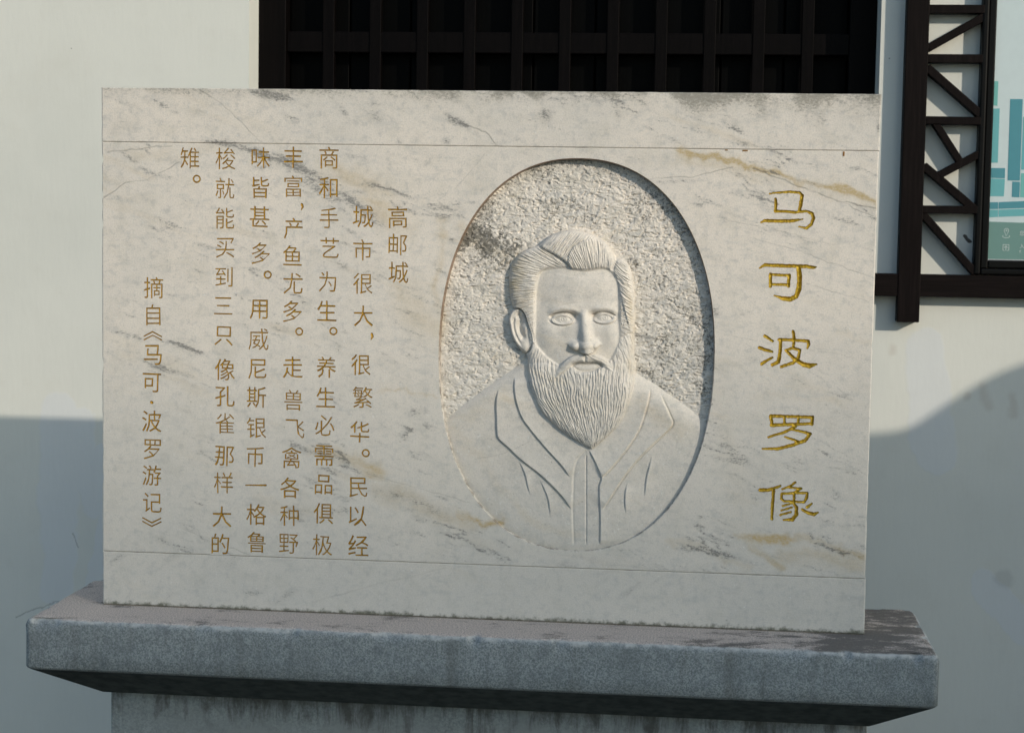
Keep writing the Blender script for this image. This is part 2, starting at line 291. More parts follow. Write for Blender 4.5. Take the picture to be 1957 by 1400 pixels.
def plaster():
    g = NT('whitewashed_plaster'); P = g.pos(); F = g.flat_pos()
    c = g.mix(g.ramp(g.noise(P, 1.4, 4, 0.6), 0.35, 0.7), (0.755, 0.755, 0.70), (0.70, 0.705, 0.655))
    br = g.noise(g.mapping(P, scale=(26, 26, 2.0)), 1.5, 5, 0.65)
    c = g.mix(g.ramp(br, 0.45, 0.75, 0, 0.06), c, (0.60, 0.60, 0.56))
    c = g.mix(g.ramp(g.noise(P, 260, 3, 0.7), 0.45, 0.75, 0, 0.12), c, (0.55, 0.55, 0.52))
    c = g.mix(g.ramp(g.noise(P, 11, 5, 0.7), 0.5, 0.75, 0, 0.12), c, (0.60, 0.58, 0.52))
    # fresh paint patches and scuffs
    wv = g.vmath('SUBTRACT', g.noise(P, 5, 4, 0.6, color=True), (0.5, 0.5, 0.5))
    Pw = g.vmath('MULTIPLY_ADD', wv, (0.10, 0, 0.10)); g.l(F, Pw.node.inputs[2])
    def sp(a, b, w): return g.streak(Pw, a, b, w)
    fresh = g.union([sp((-0.70, 1.18), (-0.71, 0.62), 0.10), sp((-0.63, 1.15), (-0.60, 0.9), 0.07), sp((-0.55, 1.05), (-0.58, 0.6), 0.05), sp((1.90, 1.42), (1.95, 1.12), 0.10), sp((2.1, 0.75), (2.22, 0.6), 0.07)])
    fresh = g.ramp(fresh, 0.25, 0.45)
    c = g.mix(g.math('MULTIPLY', fresh, 0.42), c, (0.71, 0.74, 0.79))
    spots = g.union([sp((2.152, 0.775), (2.153, 0.776), 0.045)])
    c = g.mix(g.ramp(spots, 0.1, 0.7, 0, 0.20), c, (0.2, 0.2, 0.2))
    sc2 = g.union([sp((2.07, 1.33), (2.08, 1.27), 0.022), sp((2.14, 1.31), (2.15, 1.25), 0.02), sp((2.03, 1.30), (2.03, 1.29), 0.015), sp((2.19, 1.31), (2.19, 1.26), 0.02), sp((1.80, 1.42), (1.80, 1.41), 0.018)])
    c = g.mix(g.math('MULTIPLY', sc2, 0.28), c, (0.45, 0.37, 0.30))
    c = g.mix(g.ramp(g.union([sp((1.994, 1.762), (2.003, 1.742), 0.009)]), 0.2, 0.5, 0, 0.9), c, (0.05, 0.035, 0.03))
    stn = g.noise(P, 3.5, 5, 0.65)
    c = g.mix(g.ramp(stn, 0.56, 0.78, 0, 0.14), c, (0.60, 0.57, 0.49))
    vor = g.n('ShaderNodeTexVoronoi'); g.l(F, vor.inputs['Vector']); vor.inputs['Scale'].default_value = 6.5
    c = g.mix(g.ramp(vor.outputs['Distance'], 0.018, 0.010, 0, 0.8), c, (0.12, 0.11, 0.10))
    Pk = g.vmath('MULTIPLY_ADD', g.vmath('SUBTRACT', g.noise(P, 30, 4, 0.6, color=True), (0.5, 0.5, 0.5)), (0.03, 0, 0.03)); g.l(F, Pk.node.inputs[2])
    k = g.union([g.streak(Pk, (-0.84, 0.53), (-0.72, 0.585), 0.004), g.streak(Pk, (-0.72, 0.585), (-0.64, 0.575), 0.003), g.streak(Pk, (-0.66, 0.80), (-0.64, 0.76), 0.004)])
    c = g.mix(g.math('MULTIPLY', k, 0.55), c, (0.3, 0.3, 0.28))
    n1 = g.bump(g.noise(g.mapping(P, scale=(4, 4, 1)), 18, 5, 0.6), 0.25, 0.002)
    n2 = g.bump(g.noise(P, 2.2, 3, 0.5), 0.4, 0.012, n1)
    n3 = g.bump(g.math('ADD', g.math('MULTIPLY', k, -1.0), g.math('MULTIPLY', fresh, 0.3)), 0.5, 0.0015, n2)
    return g.out(c, 0.9, n3, spec=0.2)

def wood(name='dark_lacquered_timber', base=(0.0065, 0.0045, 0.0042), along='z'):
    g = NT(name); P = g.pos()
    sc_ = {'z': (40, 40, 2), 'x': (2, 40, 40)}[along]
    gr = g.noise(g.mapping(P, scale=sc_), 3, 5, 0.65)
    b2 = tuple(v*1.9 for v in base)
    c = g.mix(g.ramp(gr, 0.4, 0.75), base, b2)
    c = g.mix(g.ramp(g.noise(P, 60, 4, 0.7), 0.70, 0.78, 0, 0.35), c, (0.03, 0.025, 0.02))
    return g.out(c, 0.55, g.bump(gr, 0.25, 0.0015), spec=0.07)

def gold(name, c1, c2, c3, met=0.55):
    g = NT(name); P = g.pos()
    n = g.noise(P, 150, 4, 0.7); n2 = g.noise(P, 420, 3, 0.7)
    c = g.mix(g.ramp(n, 0.35, 0.62), c1, c2)
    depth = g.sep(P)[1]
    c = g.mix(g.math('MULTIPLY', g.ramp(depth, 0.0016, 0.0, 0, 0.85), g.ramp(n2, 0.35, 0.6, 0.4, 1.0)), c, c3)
    return g.out(c, g.ramp(n2, 0.3, 0.7, 0.38, 0.62), g.bump(n2, 0.8, 0.0008), metallic=met, spec=0.5)


def plain(name, col, rough=0.6, spec=0.3, var=0.06):
    g = NT(name); n = g.noise(g.pos(), 35, 4, 0.6)
    c = g.mix(g.ramp(n, 0.3, 0.7), tuple(v*(1-var) for v in col), tuple(min(1, v*(1+var)) for v in col))
    return g.out(c, rough, spec=spec)

M = {}
M['marble'] = marble('weathered_white_marble'); M['marble_relief'] = marble('weathered_marble_relief', relief=True)
M['marble_rim'] = marble('rust_stained_marble_rim', rim=True)
M['granite'] = granite('grey_green_granite'); M['body'] = body_stone(); M['soffit'] = plain('shade_dark_stone', (0.085, 0.095, 0.09), 0.9, 0.15, 0.25)  # soffit stone coloured near black to stand for shade under the cap
M['plaster'] = plaster(); M['drip'] = plain('rusty_paint_drip', (0.26, 0.13, 0.03), 0.6)
M['wood'] = wood(); M['woodx'] = wood('dark_lacquered_timber_level', along='x')
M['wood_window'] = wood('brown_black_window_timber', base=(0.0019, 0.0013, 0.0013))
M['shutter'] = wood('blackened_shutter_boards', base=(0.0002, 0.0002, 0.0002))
M['gold_title'] = gold('thick_gold_paint', (0.66, 0.47, 0.045), (0.44, 0.28, 0.025), (0.10, 0.04, 0.012), met=0.4)
M['gold_text'] = gold('thin_gold_paint', (0.60, 0.355, 0.022), (0.36, 0.19, 0.012), (0.10, 0.04, 0.008), met=0.3)
M['mortar'] = plain('dark_joint_mortar', (0.26, 0.23, 0.19), 0.95, 0.1, 0.3)
M['frame_black'] = plain('black_board_frame', (0.004, 0.004, 0.004), 0.42, 0.12)
M['alu'] = plain('grey_panel_edge', (0.25, 0.24, 0.28), 0.4, 0.5)
for nm, col in (('map_pale', (0.60, 0.69, 0.70)), ('map_teal', (0.145, 0.43, 0.455)), ('map_dark', (0.08, 0.28, 0.335)),
                ('map_mint', (0.17, 0.47, 0.44)), ('map_green', (0.155, 0.285, 0.26)), ('map_icon', (0.62, 0.70, 0.68))):
    M[nm] = plain(nm+'_print', col, 0.4, 0.4, 0.015)

def paving():
    g = NT('grey_stone_paving'); P = g.pos()
    br = g.n('ShaderNodeTexBrick'); g.l(P, br.inputs['Vector']); br.inputs['Scale'].default_value = 1.6
    br.inputs['Color1'].default_value = (0.12, 0.12, 0.11, 1); br.inputs['Color2'].default_value = (0.09, 0.09, 0.085, 1)
    br.inputs['Mortar'].default_value = (0.05, 0.05, 0.045, 1); br.inputs['Mortar Size'].default_value = 0.008
    c = g.mix(g.ramp(g.noise(P, 8, 5, 0.7), 0.4, 0.7, 0, 0.4), br.outputs['Color'], (0.11, 0.11, 0.10))
    return g.out(c, 0.85, g.bump(g.noise(P, 60, 4, 0.6), 0.4, 0.003), spec=0.25)
M['paving'] = paving()

# ------------------------------------------------------------------ object helpers
def link(o, parent=None, label=None, cat=None, group=None, kind=None):
    COL.objects.link(o)
    if parent is not None: o.parent = parent
    for k, v in (('label', label), ('category', cat), ('group', group), ('kind', kind)):
        if v: o[k] = v
    return o
def empty(name, loc, label, cat, group=None):
    o = bpy.data.objects.new(name, None); o.location = loc; o.empty_display_size = 0.1
    link(o, None, label, cat, group); o['_loc'] = 0; del o['_loc']; return o
def mesh_obj(name, verts, faces, mat, parent=None, smooth=False, local=None, **kw):
    me = bpy.data.meshes.new(name)
    v = np.asarray(verts, dtype=np.float64)
    off = np.array(local if local is not None else (parent_world(parent) if parent is not None else (0, 0, 0)))
    v = v - off
    if isinstance(faces, np.ndarray):
        n, k = faces.shape
        me.vertices.add(len(v)); me.vertices.foreach_set('co', v.astype(np.float32).ravel())
        me.loops.add(n*k); me.loops.foreach_set('vertex_index', faces.astype(np.int32).ravel())
        me.polygons.add(n); me.polygons.foreach_set('loop_start', np.arange(0, n*k, k, dtype=np.int32))
        me.update(calc_edges=True); me.validate()
    else:
        me.from_pydata([tuple(p) for p in v], [], [tuple(f) for f in faces]); me.update()
    me.materials.append(mat)
    if smooth: me.polygons.foreach_set('use_smooth', [True]*len(me.polygons))
    o = bpy.data.objects.new(name, me)
    return link(o, parent, **kw)
def parent_world(p):
    v = Vector((0, 0, 0))
    while p is not None: v += p.location; p = p.parent
    return tuple(v)
def bevel_bm(bm, w, seg=2):
    bmesh.ops.bevel(bm, geom=list(bm.edges), offset=w, segments=seg, profile=0.5, affect='EDGES')
def bm_obj(name, bm, mat, parent=None, smooth=False, **kw):
    off = Vector(parent_world(parent)) if parent is not None else Vector((0, 0, 0))
    bmesh.ops.translate(bm, verts=bm.verts, vec=-off)
    bmesh.ops.recalc_face_normals(bm, faces=bm.faces)
    me = bpy.data.meshes.new(name); bm.to_mesh(me); bm.free(); me.materials.append(mat)
    if smooth: me.polygons.foreach_set('use_smooth', [True]*len(me.polygons))
    return link(bpy.data.objects.new(name, me), parent, **kw)
def box_bm(x0, x1, y0, y1, z0, z1, bev=0.0, bm=None):
    b = bmesh.new()
    vs = [b.verts.new(p) for p in ((x0, y0, z0), (x1, y0, z0), (x1, y1, z0), (x0, y1, z0), (x0, y0, z1), (x1, y0, z1), (x1, y1, z1), (x0, y1, z1))]
    for f in ((0, 3, 2, 1), (4, 5, 6, 7), (0, 1, 5, 4), (1, 2, 6, 5), (2, 3, 7, 6), (3, 0, 4, 7)): b.faces.new([vs[i] for i in f])
    if bev: bevel_bm(b, bev)
    if bm is None: return b
    me = bpy.data.meshes.new('tmp'); b.to_mesh(me); b.free(); bm.from_mesh(me); bpy.data.meshes.remove(me); return bm
def bar_bm(a, b, w, y0, y1, bev=0.002):       # bar in the wall plane from a to b (x, z), w wide, y0..y1 deep, ends cut square
    a = Vector((a[0], 0, a[1])); b = Vector((b[0], 0, b[1])); d = (b-a).normalized(); n = Vector((-d.z, 0, d.x))*w/2
    bm = bmesh.new(); q = [a-n, b-n, b+n, a+n]
    lo = [bm.verts.new((p.x, y0, p.z)) for p in q]; hi = [bm.verts.new((p.x, y1, p.z)) for p in q]
    bm.faces.new(lo); bm.faces.new(hi[::-1])
    for i in range(4): bm.faces.new([lo[i], hi[i], hi[(i+1) % 4], lo[(i+1) % 4]])
    bmesh.ops.recalc_face_normals(bm, faces=bm.faces); bevel_bm(bm, bev, 2); return bm

# ------------------------------------------------------------------ the setting
ground = mesh_obj('ground', [(-400, -400, 0), (400, -400, 0), (400, 400, 0), (-400, 400, 0)], [(0, 1, 2, 3)], M['paving'], kind='structure')

# the white building with its lattice window
WX0, WX1, WZ0, WZ1 = -0.1122, 1.7450, 1.30, 3.05
house = empty('white_building', (0.8, DW, 0), 'whitewashed building wall with dark lattice window behind the marble tablet', 'building')
wbm = bmesh.new()
box_bm(-7, WX0, DW, DW+0.26, 0, 4.4, 0, wbm); box_bm(WX1, 8, DW, DW+0.26, 0, 4.4, 0, wbm)
box_bm(WX0, WX1, DW, DW+0.26, 0, WZ0, 0, wbm); box_bm(WX0, WX1, DW, DW+0.26, WZ1, 4.4, 0, wbm)
bm_obj('plaster_wall', wbm, M['plaster'], house)
win = None
FY = DW + 0.115
K = 1 + 0.115/5.32
def wx(x): return 1.2603 + (x-1.2603)*K
fb = bmesh.new()
box_bm(WX0-0.01, wx(-0.0), FY, FY+0.06, WZ0, WZ1, 0.003, fb); box_bm(wx(1.6572), WX1+0.01, FY+0.012, FY+0.06, WZ0, WZ1, 0.003, fb)
box_bm(wx(0), wx(1.6572), FY+0.001, FY+0.06, WZ0, WZ0+0.08, 0.003, fb); box_bm(wx(0), wx(1.6572), FY+0.001, FY+0.06, WZ1-0.08, WZ1, 0.003, fb)
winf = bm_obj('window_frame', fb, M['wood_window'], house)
bar_mesh = None
for i in range(11):
    x0 = wx(0.1093 + 0.1412*i); 
    b = box_bm(0, 0.0355, FY+0.012, FY+0.042, WZ0+0.08, WZ1-0.08, 0.002) if bar_mesh is None else None
    if bar_mesh is None:
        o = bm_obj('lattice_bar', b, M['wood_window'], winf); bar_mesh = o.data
    else:
        o = link(bpy.data.objects.new('lattice_bar', bar_mesh), winf)
    o.location.x = x0
hb = None
for k in range(-3, 3):
    zc = 2.309*1.0 + 0.006 + 0.285*k
    if zc < WZ0+0.1 or zc > WZ1-0.1: continue
    if hb is None:
        o = bm_obj('cross_bar', box_bm(wx(0), wx(1.6572), FY+0.016, FY+0.046, -0.031, 0.031, 0.002), M['wood_window'], winf); hb = o.data
        o.location.z = zc + 0  # mesh was built about z = 0
        o['_h'] = 0; del o['_h']
    else:
        o = link(bpy.data.objects.new('cross_bar', hb), winf); o.location.z = zc
nb = 9; sw = (wx(1.66)-wx(-0.003))/nb; sm = None
for i in range(nb):
    if sm is None:
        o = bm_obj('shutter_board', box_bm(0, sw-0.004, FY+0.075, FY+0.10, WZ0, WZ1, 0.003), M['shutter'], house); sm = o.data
    else: o = link(bpy.data.objects.new('shutter_board', sm), house)
    o.location.x = wx(-0.003) + i*sw
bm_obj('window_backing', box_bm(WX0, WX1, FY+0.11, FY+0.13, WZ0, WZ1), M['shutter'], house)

# unseen wall added at the right, wavy top shaped to shadow the white wall
gx = np.linspace(1.30, 5.6, 173)
prof = np.interp(gx, [1.30, 1.70, 1.755, 1.81, 1.88, 1.94, 2.00, 2.07, 2.18, 2.30, 2.6, 3.2, 4.0, 4.8, 5.6],
                 [1.150, 1.158, 1.163, 1.173, 1.200, 1.245, 1.297, 1.347, 1.398, 1.425, 1.45, 1.30, 1.16, 1.38, 1.2])
prof = np.convolve(np.pad(prof, 3, 'edge'), np.ones(7)/7, 'valid')
kk = 2.5
gv, gf = [], []
for x, z in zip(gx+1.13*kk, prof+0.579*kk):
    y = DW-kk
    gv += [(x, y-0.11, 0), (x, y-0.11, z-0.07), (x, y-0.16, z-0.075), (x, y-0.05, z-0.01), (x, y, z), (x, y+0.05, z-0.01), (x, y+0.16, z-0.075), (x, y+0.11, z-0.07), (x, y+0.11, 0)]
shadow_wall = empty('added_shadow_wall', (6.0, DW-kk, 0), 'unseen wavy white wall added right of the view to cast a shadow', 'wall')
n = 9; wv, wf, cv, cf = [], [], [], []
for i in range(len(gx)-1):
    for j in range(8):
        q = (i*n+j, i*n+j+1, (i+1)*n+j+1, (i+1)*n+j)
        (wf if j in (0, 7) else cf).append(q)
for base in (0, (len(gx)-1)*n):
    wf.append((base+0, base+1, base+7, base+8)); cf.append(tuple(base+j for j in range(1, 8)))
mesh_obj('shadow_wall_body', gv, wf, M['plaster'], shadow_wall)
mesh_obj('shadow_wall_coping', gv, cf, plain('grey_added_coping', (0.07, 0.072, 0.075), 0.8), shadow_wall)

# unseen block added towards the sun: its roof's penumbra softly shades the tablet
blk = empty('added_shadow_block', (70, -56, 0), 'unseen tall block added far behind the camera to shade the tablet', 'building')
KD = 50.0
bb = bmesh.new(); cxk = 0.8+1.13*KD; zr = lambda x: 1.17+0.579*KD+0.07*(x-cxk)
xa, xb = cxk-24, cxk+24
vs = [bb.verts.new(p) for p in ((xa, -KD-12, 0), (xb, -KD-12, 0), (xb, -KD, 0), (xa, -KD, 0), (xa, -KD-12, zr(xa)), (xb, -KD-12, zr(xb)), (xb, -KD, zr(xb)), (xa, -KD, zr(xa)))]
for f in ((0, 3, 2, 1), (4, 5, 6, 7), (0, 1, 5, 4), (1, 2, 6, 5), (2, 3, 7, 6), (3, 0, 4, 7)): bb.faces.new([vs[i] for i in f])
bm_obj('shadow_block_walls', bb, M['plaster'], blk)
wmesh = None
for fl in range(9):
    for k in range(14):
        x_ = xa+1.6+k*3.3; z_ = 1.2+fl*2.9
        if z_+1.6 > zr(x_)-0.6: continue
        if wmesh is None: o = bm_obj('window', box_bm(0, 1.5, -KD-0.02, -KD+0.03, 0, 1.5), M['frame_black'], blk); wmesh = o.data; o.location = (x_, 0, z_)  # windows only dress the added, unseen block
        else: o = link(bpy.data.objects.new('window', wmesh), blk); o.location = (x_, 0, z_)

# ------------------------------------------------------------------ pedestal
ped = empty('stone_pedestal', (0.81, 0.05, 0), 'grey granite pedestal with overhanging slab carrying the marble tablet', 'pedestal')
CX0, CX1, CY0, CY1 = -0.111, 1.7323, -0.1581, 0.2723
def vnoise1(n, cells, amp):
    g = RNG.random(cells+1); g[-1] = g[0]; t = np.linspace(0, cells, n, endpoint=False); i = t.astype(int); f = t-i; f = f*f*(3-2*f)
    return (g[i]*(1-f)+g[i+1]*f-0.5)*2*amp
def rrect(x0, x1, y0, y1, rads, step=0.004):
    pts = []
    cor = [((x1-rads[0], y0+rads[0]), -90, rads[0]), ((x1-rads[1], y1-rads[1]), 0, rads[1]), ((x0+rads[2], y1-rads[2]), 90, rads[2]), ((x0+rads[3], y0+rads[3]), 180, rads[3])]
    raw = []
    for (cx, cy), a0, r in cor:
        for k in range(9):
            a = math.radians(a0 + 90*k/8); raw.append((cx+r*math.cos(a), cy+r*math.sin(a)))
    raw.append(raw[0]); raw = np.array(raw)
    seg = np.hypot(*np.diff(raw, axis=0).T); cum = np.concatenate([[0], np.cumsum(seg)])
    m = int(cum[-1]/step); t = np.linspace(0, cum[-1], m, endpoint=False)
    P = np.stack([np.interp(t, cum, raw[:, 0]), np.interp(t, cum, raw[:, 1])], 1)
    d = np.roll(P, -1, 0)-np.roll(P, 1, 0); d /= np.hypot(*d.T)[:, None]
    return P, np.stack([d[:, 1], -d[:, 0]], 1)      # outline (counter-clockwise), outward normals
P, N = rrect(CX0, CX1, CY0, CY1, (0.012, 0.035, 0.03, 0.012))
mP = len(P)
def rough(a1, a2): return vnoise1(mP, int(mP*0.35), a1) + vnoise1(mP, int(mP*0.09), a2)
chip = np.maximum(0, vnoise1(mP, int(mP*0.12), 1.0)-0.35)*0.012 + np.maximum(0, vnoise1(mP, int(mP*0.03), 1.0)-0.55)*0.012
rings = []
def ring(inset, z, amp=0.0, zamp=0.0, ch=0.0, zch=0.0):
    ins = inset + (rough(amp, amp) if amp else 0) + ch*chip
    q = P - N*np.asarray(ins).reshape(-1, 1) if np.ndim(ins) else P - N*ins
    zz = z + (rough(zamp, zamp) if zamp else 0) - zch*chip
    rings.append(np.column_stack([q, np.broadcast_to(zz, (mP,))]))
ring(0.05, ZB, 0, 0.0002); ring(0.022, ZB, 0.0006, 0.0005); ring(0.010, ZB-0.0006, 0.0006, 0.0008, 0.9, 0.3); ring(0.0045, ZB-0.003, 0.0008, 0.0008, 0.9, 0.8)
ring(0.0012, ZB-0.0075, 0.0006, 0.0008, 0.6, 0.9); ring(0.0, ZB-0.014, 0.0006, 0.0005, 0.2, 0.4); ring(0.0, ZB-0.03, 0.0004)
ring(0.0, ZB-0.07, 0.0004); ring(0.0, ZB-0.1, 0.0005, 0.0005); ring(0.003, ZB-0.1035, 0.0005)
ring(0.010, ZB-0.1075, 0.0002)
V = np.concatenate(rings); F = []
for r in range(len(rings)-1):
    a = np.arange(mP); b = (a+1) % mP
    F.append(np.stack([r*mP+a, (r+1)*mP+a, (r+1)*mP+b, r*mP+b], 1))
F = np.concatenate(F)
cap = mesh_obj('cap_slab', V, F, M['granite'], ped, smooth=True)
# flat middle of the tread, closed by a fan
c0 = np.array([[0.81, 0.05, ZB]]); ri = rings[0]
a = np.arange(mP); mesh_obj('cap_tread', np.concatenate([c0, ri]), np.stack([np.zeros(mP, int), 1+a, 1+(a+1) % mP], 1), M['granite'], ped, smooth=True)
# sloping soffit under the cap, then the body and the plinth
def frustum(name, a, b, mat, parent, bev=0.0):
    (x0, x1, y0, y1, z0), (X0, X1, Y0, Y1, Z1) = a, b
    bm = bmesh.new()
    lo = [bm.verts.new(p) for p in ((x0, y0, z0), (x1, y0, z0), (x1, y1, z0), (x0, y1, z0))]
    hi = [bm.verts.new(p) for p in ((X0, Y0, Z1), (X1, Y0, Z1), (X1, Y1, Z1), (X0, Y1, Z1))]
    bm.faces.new(lo[::-1]); bm.faces.new(hi)
    for i in range(4): bm.faces.new([lo[i], lo[(i+1) % 4], hi[(i+1) % 4], hi[i]])
    if bev: bevel_bm(bm, bev)
    return bm_obj(name, bm, mat, parent)
i1, i2 = 0.009, 0.140
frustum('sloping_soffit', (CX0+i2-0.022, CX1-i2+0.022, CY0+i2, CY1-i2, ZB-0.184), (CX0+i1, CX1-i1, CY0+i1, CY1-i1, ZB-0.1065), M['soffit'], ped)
BX0, BX1, BY0, BY1 = 0.007, 1.615, 0.032, 0.12
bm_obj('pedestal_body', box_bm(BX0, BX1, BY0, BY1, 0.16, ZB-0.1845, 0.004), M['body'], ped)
bm_obj('plinth', box_bm(BX0-0.10, BX1+0.10, BY0-0.10, BY1+0.10, 0.0, 0.159, 0.01), M['granite'], ped)

# ------------------------------------------------------------------ tablet
tab = empty('marble_tablet', (TW/2, TT/2, ZB), 'white veined marble tablet with gold inscription and oval bearded portrait relief', 'stone tablet')
ZJ0, ZJ1 = 1.0655, 1.929     # bed joints
EPS = 1e-7
def cdt(verts, edges):
    r = geometry.delaunay_2d_cdt([Vector(v) for v in verts], edges, [], 0, EPS, False)
    return np.array([(v.x, v.y) for v in r[0]]), np.array([f for f in r[2]], dtype=np.int64)
def inside(pts, segs):       # even-odd test, segs (n,4)
    x, y = pts[:, 0][:, None], pts[:, 1][:, None]
    x1, y1, x2, y2 = segs.T
    cond = (y1[None] > y) != (y2[None] > y)
    with np.errstate(divide='ignore', invalid='ignore'):
        xi = x1[None] + (y-y1[None])*(x2-x1)[None]/(y2-y1)[None]
    return (np.sum(cond & (x < xi), 1) % 2) == 1
def segdist(pts, segs):
    a = segs[:, :2][None]; d = (segs[:, 2:]-segs[:, :2])[None]; r = pts[:, None]-a
    t = np.clip((r*d).sum(2)/np.maximum((d*d).sum(2), 1e-18), 0, 1)
    return np.sqrt(((r-t[..., None]*d)**2).sum(2)).min(1)
def orient(vs, f, want_neg_y=True):   # (x,z) triangles facing the viewer (-y)
    a, b, c = vs[f[:, 0]], vs[f[:, 1]], vs[f[:, 2]]
    ar = (b[:, 0]-a[:, 0])*(c[:, 1]-a[:, 1])-(b[:, 1]-a[:, 1])*(c[:, 0]-a[:, 0])
    f = f.copy(); m = ar < 0; f[m] = f[m][:, ::-1]; return f

# the oval
TH_ = np.linspace(0, 2*math.pi, 220, endpoint=False)
OC = (1.000, 1.504); OA, OB, ON = 0.2835, 0.4035, 2.22
def oval_pt(t, off=0.0):
    c, s = np.cos(t), np.sin(t)
    r = (np.abs(c/(OA+off))**ON + np.abs(s/(OB+off))**ON)**(-1/ON)
    return np.stack([OC[0]+r*c, OC[1]+r*s], -1)
OV = oval_pt(TH_) 

# ---- glyph sources
fc = bpy.data.curves.new('glyph', 'FONT'); fo = bpy.data.objects.new('glyph', fc); COL.objects.link(fo)
fc.resolution_u = 2; fc.offset = 0.0
def font_glyph(ch):
    fc.body = ch; dg = bpy.context.evaluated_depsgraph_get(); dg.update()
    ev = fo.evaluated_get(dg); me = ev.to_mesh()
    co = np.array([v.co[:2] for v in me.vertices]); cnt = {}
    for p in me.polygons:
        for e in p.edge_keys: cnt[e] = cnt.get(e, 0)+1
    ed = [e for e, c in cnt.items() if c == 1]; ev.to_mesh_clear()
    used = sorted({i for e in ed for i in e}); mp = {u: i for i, u in enumerate(used)}
    return co[used], [(mp[a], mp[b]) for a, b in ed]
def marching(f, xs, ys):
    pts, idx, edges = [], {}, []
    def vert(i, j, k, l):
        key = (i, j, k, l)
        if key not in idx:
            a, b = f[j, i], f[l, k]; t = min(max(a/(a-b), 0.02), 0.98)
            idx[key] = len(pts); pts.append((xs[i]+(xs[k]-xs[i])*t, ys[j]+(ys[l]-ys[j])*t))
        return idx[key]
    for j in range(len(ys)-1):
        row = f[j:j+2]
        if (row <= 0).all(): continue
        for i in range(len(xs)-1):
            c = [f[j, i] > 0, f[j, i+1] > 0, f[j+1, i+1] > 0, f[j+1, i] > 0]; s = sum(c)
            if s in (0, 4): continue
            e = [vert(i, j, i+1, j) if c[0] != c[1] else None, vert(i+1, j, i+1, j+1) if c[1] != c[2] else None,
                 vert(i, j+1, i+1, j+1) if c[2] != c[3] else None, vert(i, j, i, j+1) if c[3] != c[0] else None]
            p = [q for q in e if q is not None]
            if len(p) == 2: edges.append((p[0], p[1]))
            elif c[0]: edges += [(e[0], e[1]), (e[2], e[3])]
            else: edges += [(e[3], e[0]), (e[1], e[2])]
    return np.array(pts), edges
def stroke_field(strokes, X, Y):
    f = np.full(X.shape, -99.0)
    for st in strokes:
        for (x0, y0, w0), (x1, y1, w1) in zip(st[:-1], st[1:]):
            dx, dy = x1-x0, y1-y0; t = np.clip(((X-x0)*dx+(Y-y0)*dy)/max(dx*dx+dy*dy, 1e-9), 0, 1)
            f = np.maximum(f, (w0+(w1-w0)*t)/2-np.hypot(X-x0-t*dx, Y-y0-t*dy))
    return f
TITLE = [
 ('马', 5.0, (1430, 350), [[(205,100,10),(300,90,14),(400,82,17),(490,92,19),(515,120,24),(505,180,26),(490,262,22)],[(262,150,16),(265,200,20),(258,270,20)],
   [(255,268,18),(350,270,18),(450,278,18),(560,268,18),(610,290,22),(625,330,22),(605,390,22),(555,430,18),(485,415,8)],[(120,375,8),(160,358,22),(300,362,24),(420,360,24),(520,345,8)]]),
 ('可', 5.0, (1430, 350), [[(105,812,8),(160,780,24),(300,788,24),(450,792,24),(560,795,24),(620,806,24),(652,800,8)],[(480,800,34),(492,900,34),(485,1000,38),(460,1080,32),(400,1110,34),(330,1100,28),(245,1072,6)],
   [(212,870,22),(212,985,22)],[(212,872,18),(390,882,20)],[(392,880,24),(385,982,22)],[(215,968,18),(385,970,20)]]),
 ('波', 3.5, (1430, 620), [[(110,75,14),(165,112,12)],[(75,155,16),(160,182,12)],[(90,262,16),(160,220,10)],[(300,45,14),(308,100,14),(300,150,14)],[(205,100,14),(300,104,14),(400,110,15),(405,130,17),(395,158,8)],
   [(218,100,16),(214,180,17),(202,250,17),(160,270,16)],[(250,172,12),(300,157,14),(345,172,15),(335,220,15),(300,255,16),(220,282,14)],[(255,175,14),(310,230,18),(370,268,22),(410,275,26),(458,265,6)]]),
 ('罗', 3.5, (1430, 620), [[(150,610,15),(430,620,15)],[(150,615,17),(160,670,15)],[(240,610,12),(243,660,12)],[(335,612,13),(335,665,13)],[(430,618,15),(425,665,15)],[(155,672,17),(430,662,13)],
   [(315,682,14),(240,720,13),(135,752,10)],[(285,697,13),(350,713,12),(415,730,15),(380,775,17),(300,805,17),(200,830,15),(95,830,8)],[(245,750,9),(330,780,13)]]),
 ('像', 3.5, (1430, 620), [[(80,1105,17),(140,1105,17),(215,1078,10)],[(170,1105,15),(162,1200,15),(158,1300,12)],[(315,1055,11),(280,1080,13),(228,1100,9)],[(275,1090,9),(355,1095,11),(320,1115,10)],
   [(225,1130,12),(310,1125,12),(395,1125,12),(390,1160,14),(375,1185,12)],[(225,1130,12),(222,1165,12),(240,1180,11),(375,1187,11)],[(308,1125,14),(305,1187,12)],
   [(300,1190,13),(322,1220,15),(322,1270,19),(295,1303,19),(235,1305,8)],[(290,1195,9),(230,1212,9)],[(290,1222,9),(222,1242,9)],[(285,1252,9),(215,1272,9)],
   [(425,1195,9),(395,1220,15)],[(360,1235,11),(400,1258,17),(440,1268,19),(468,1255,6)]]),
]
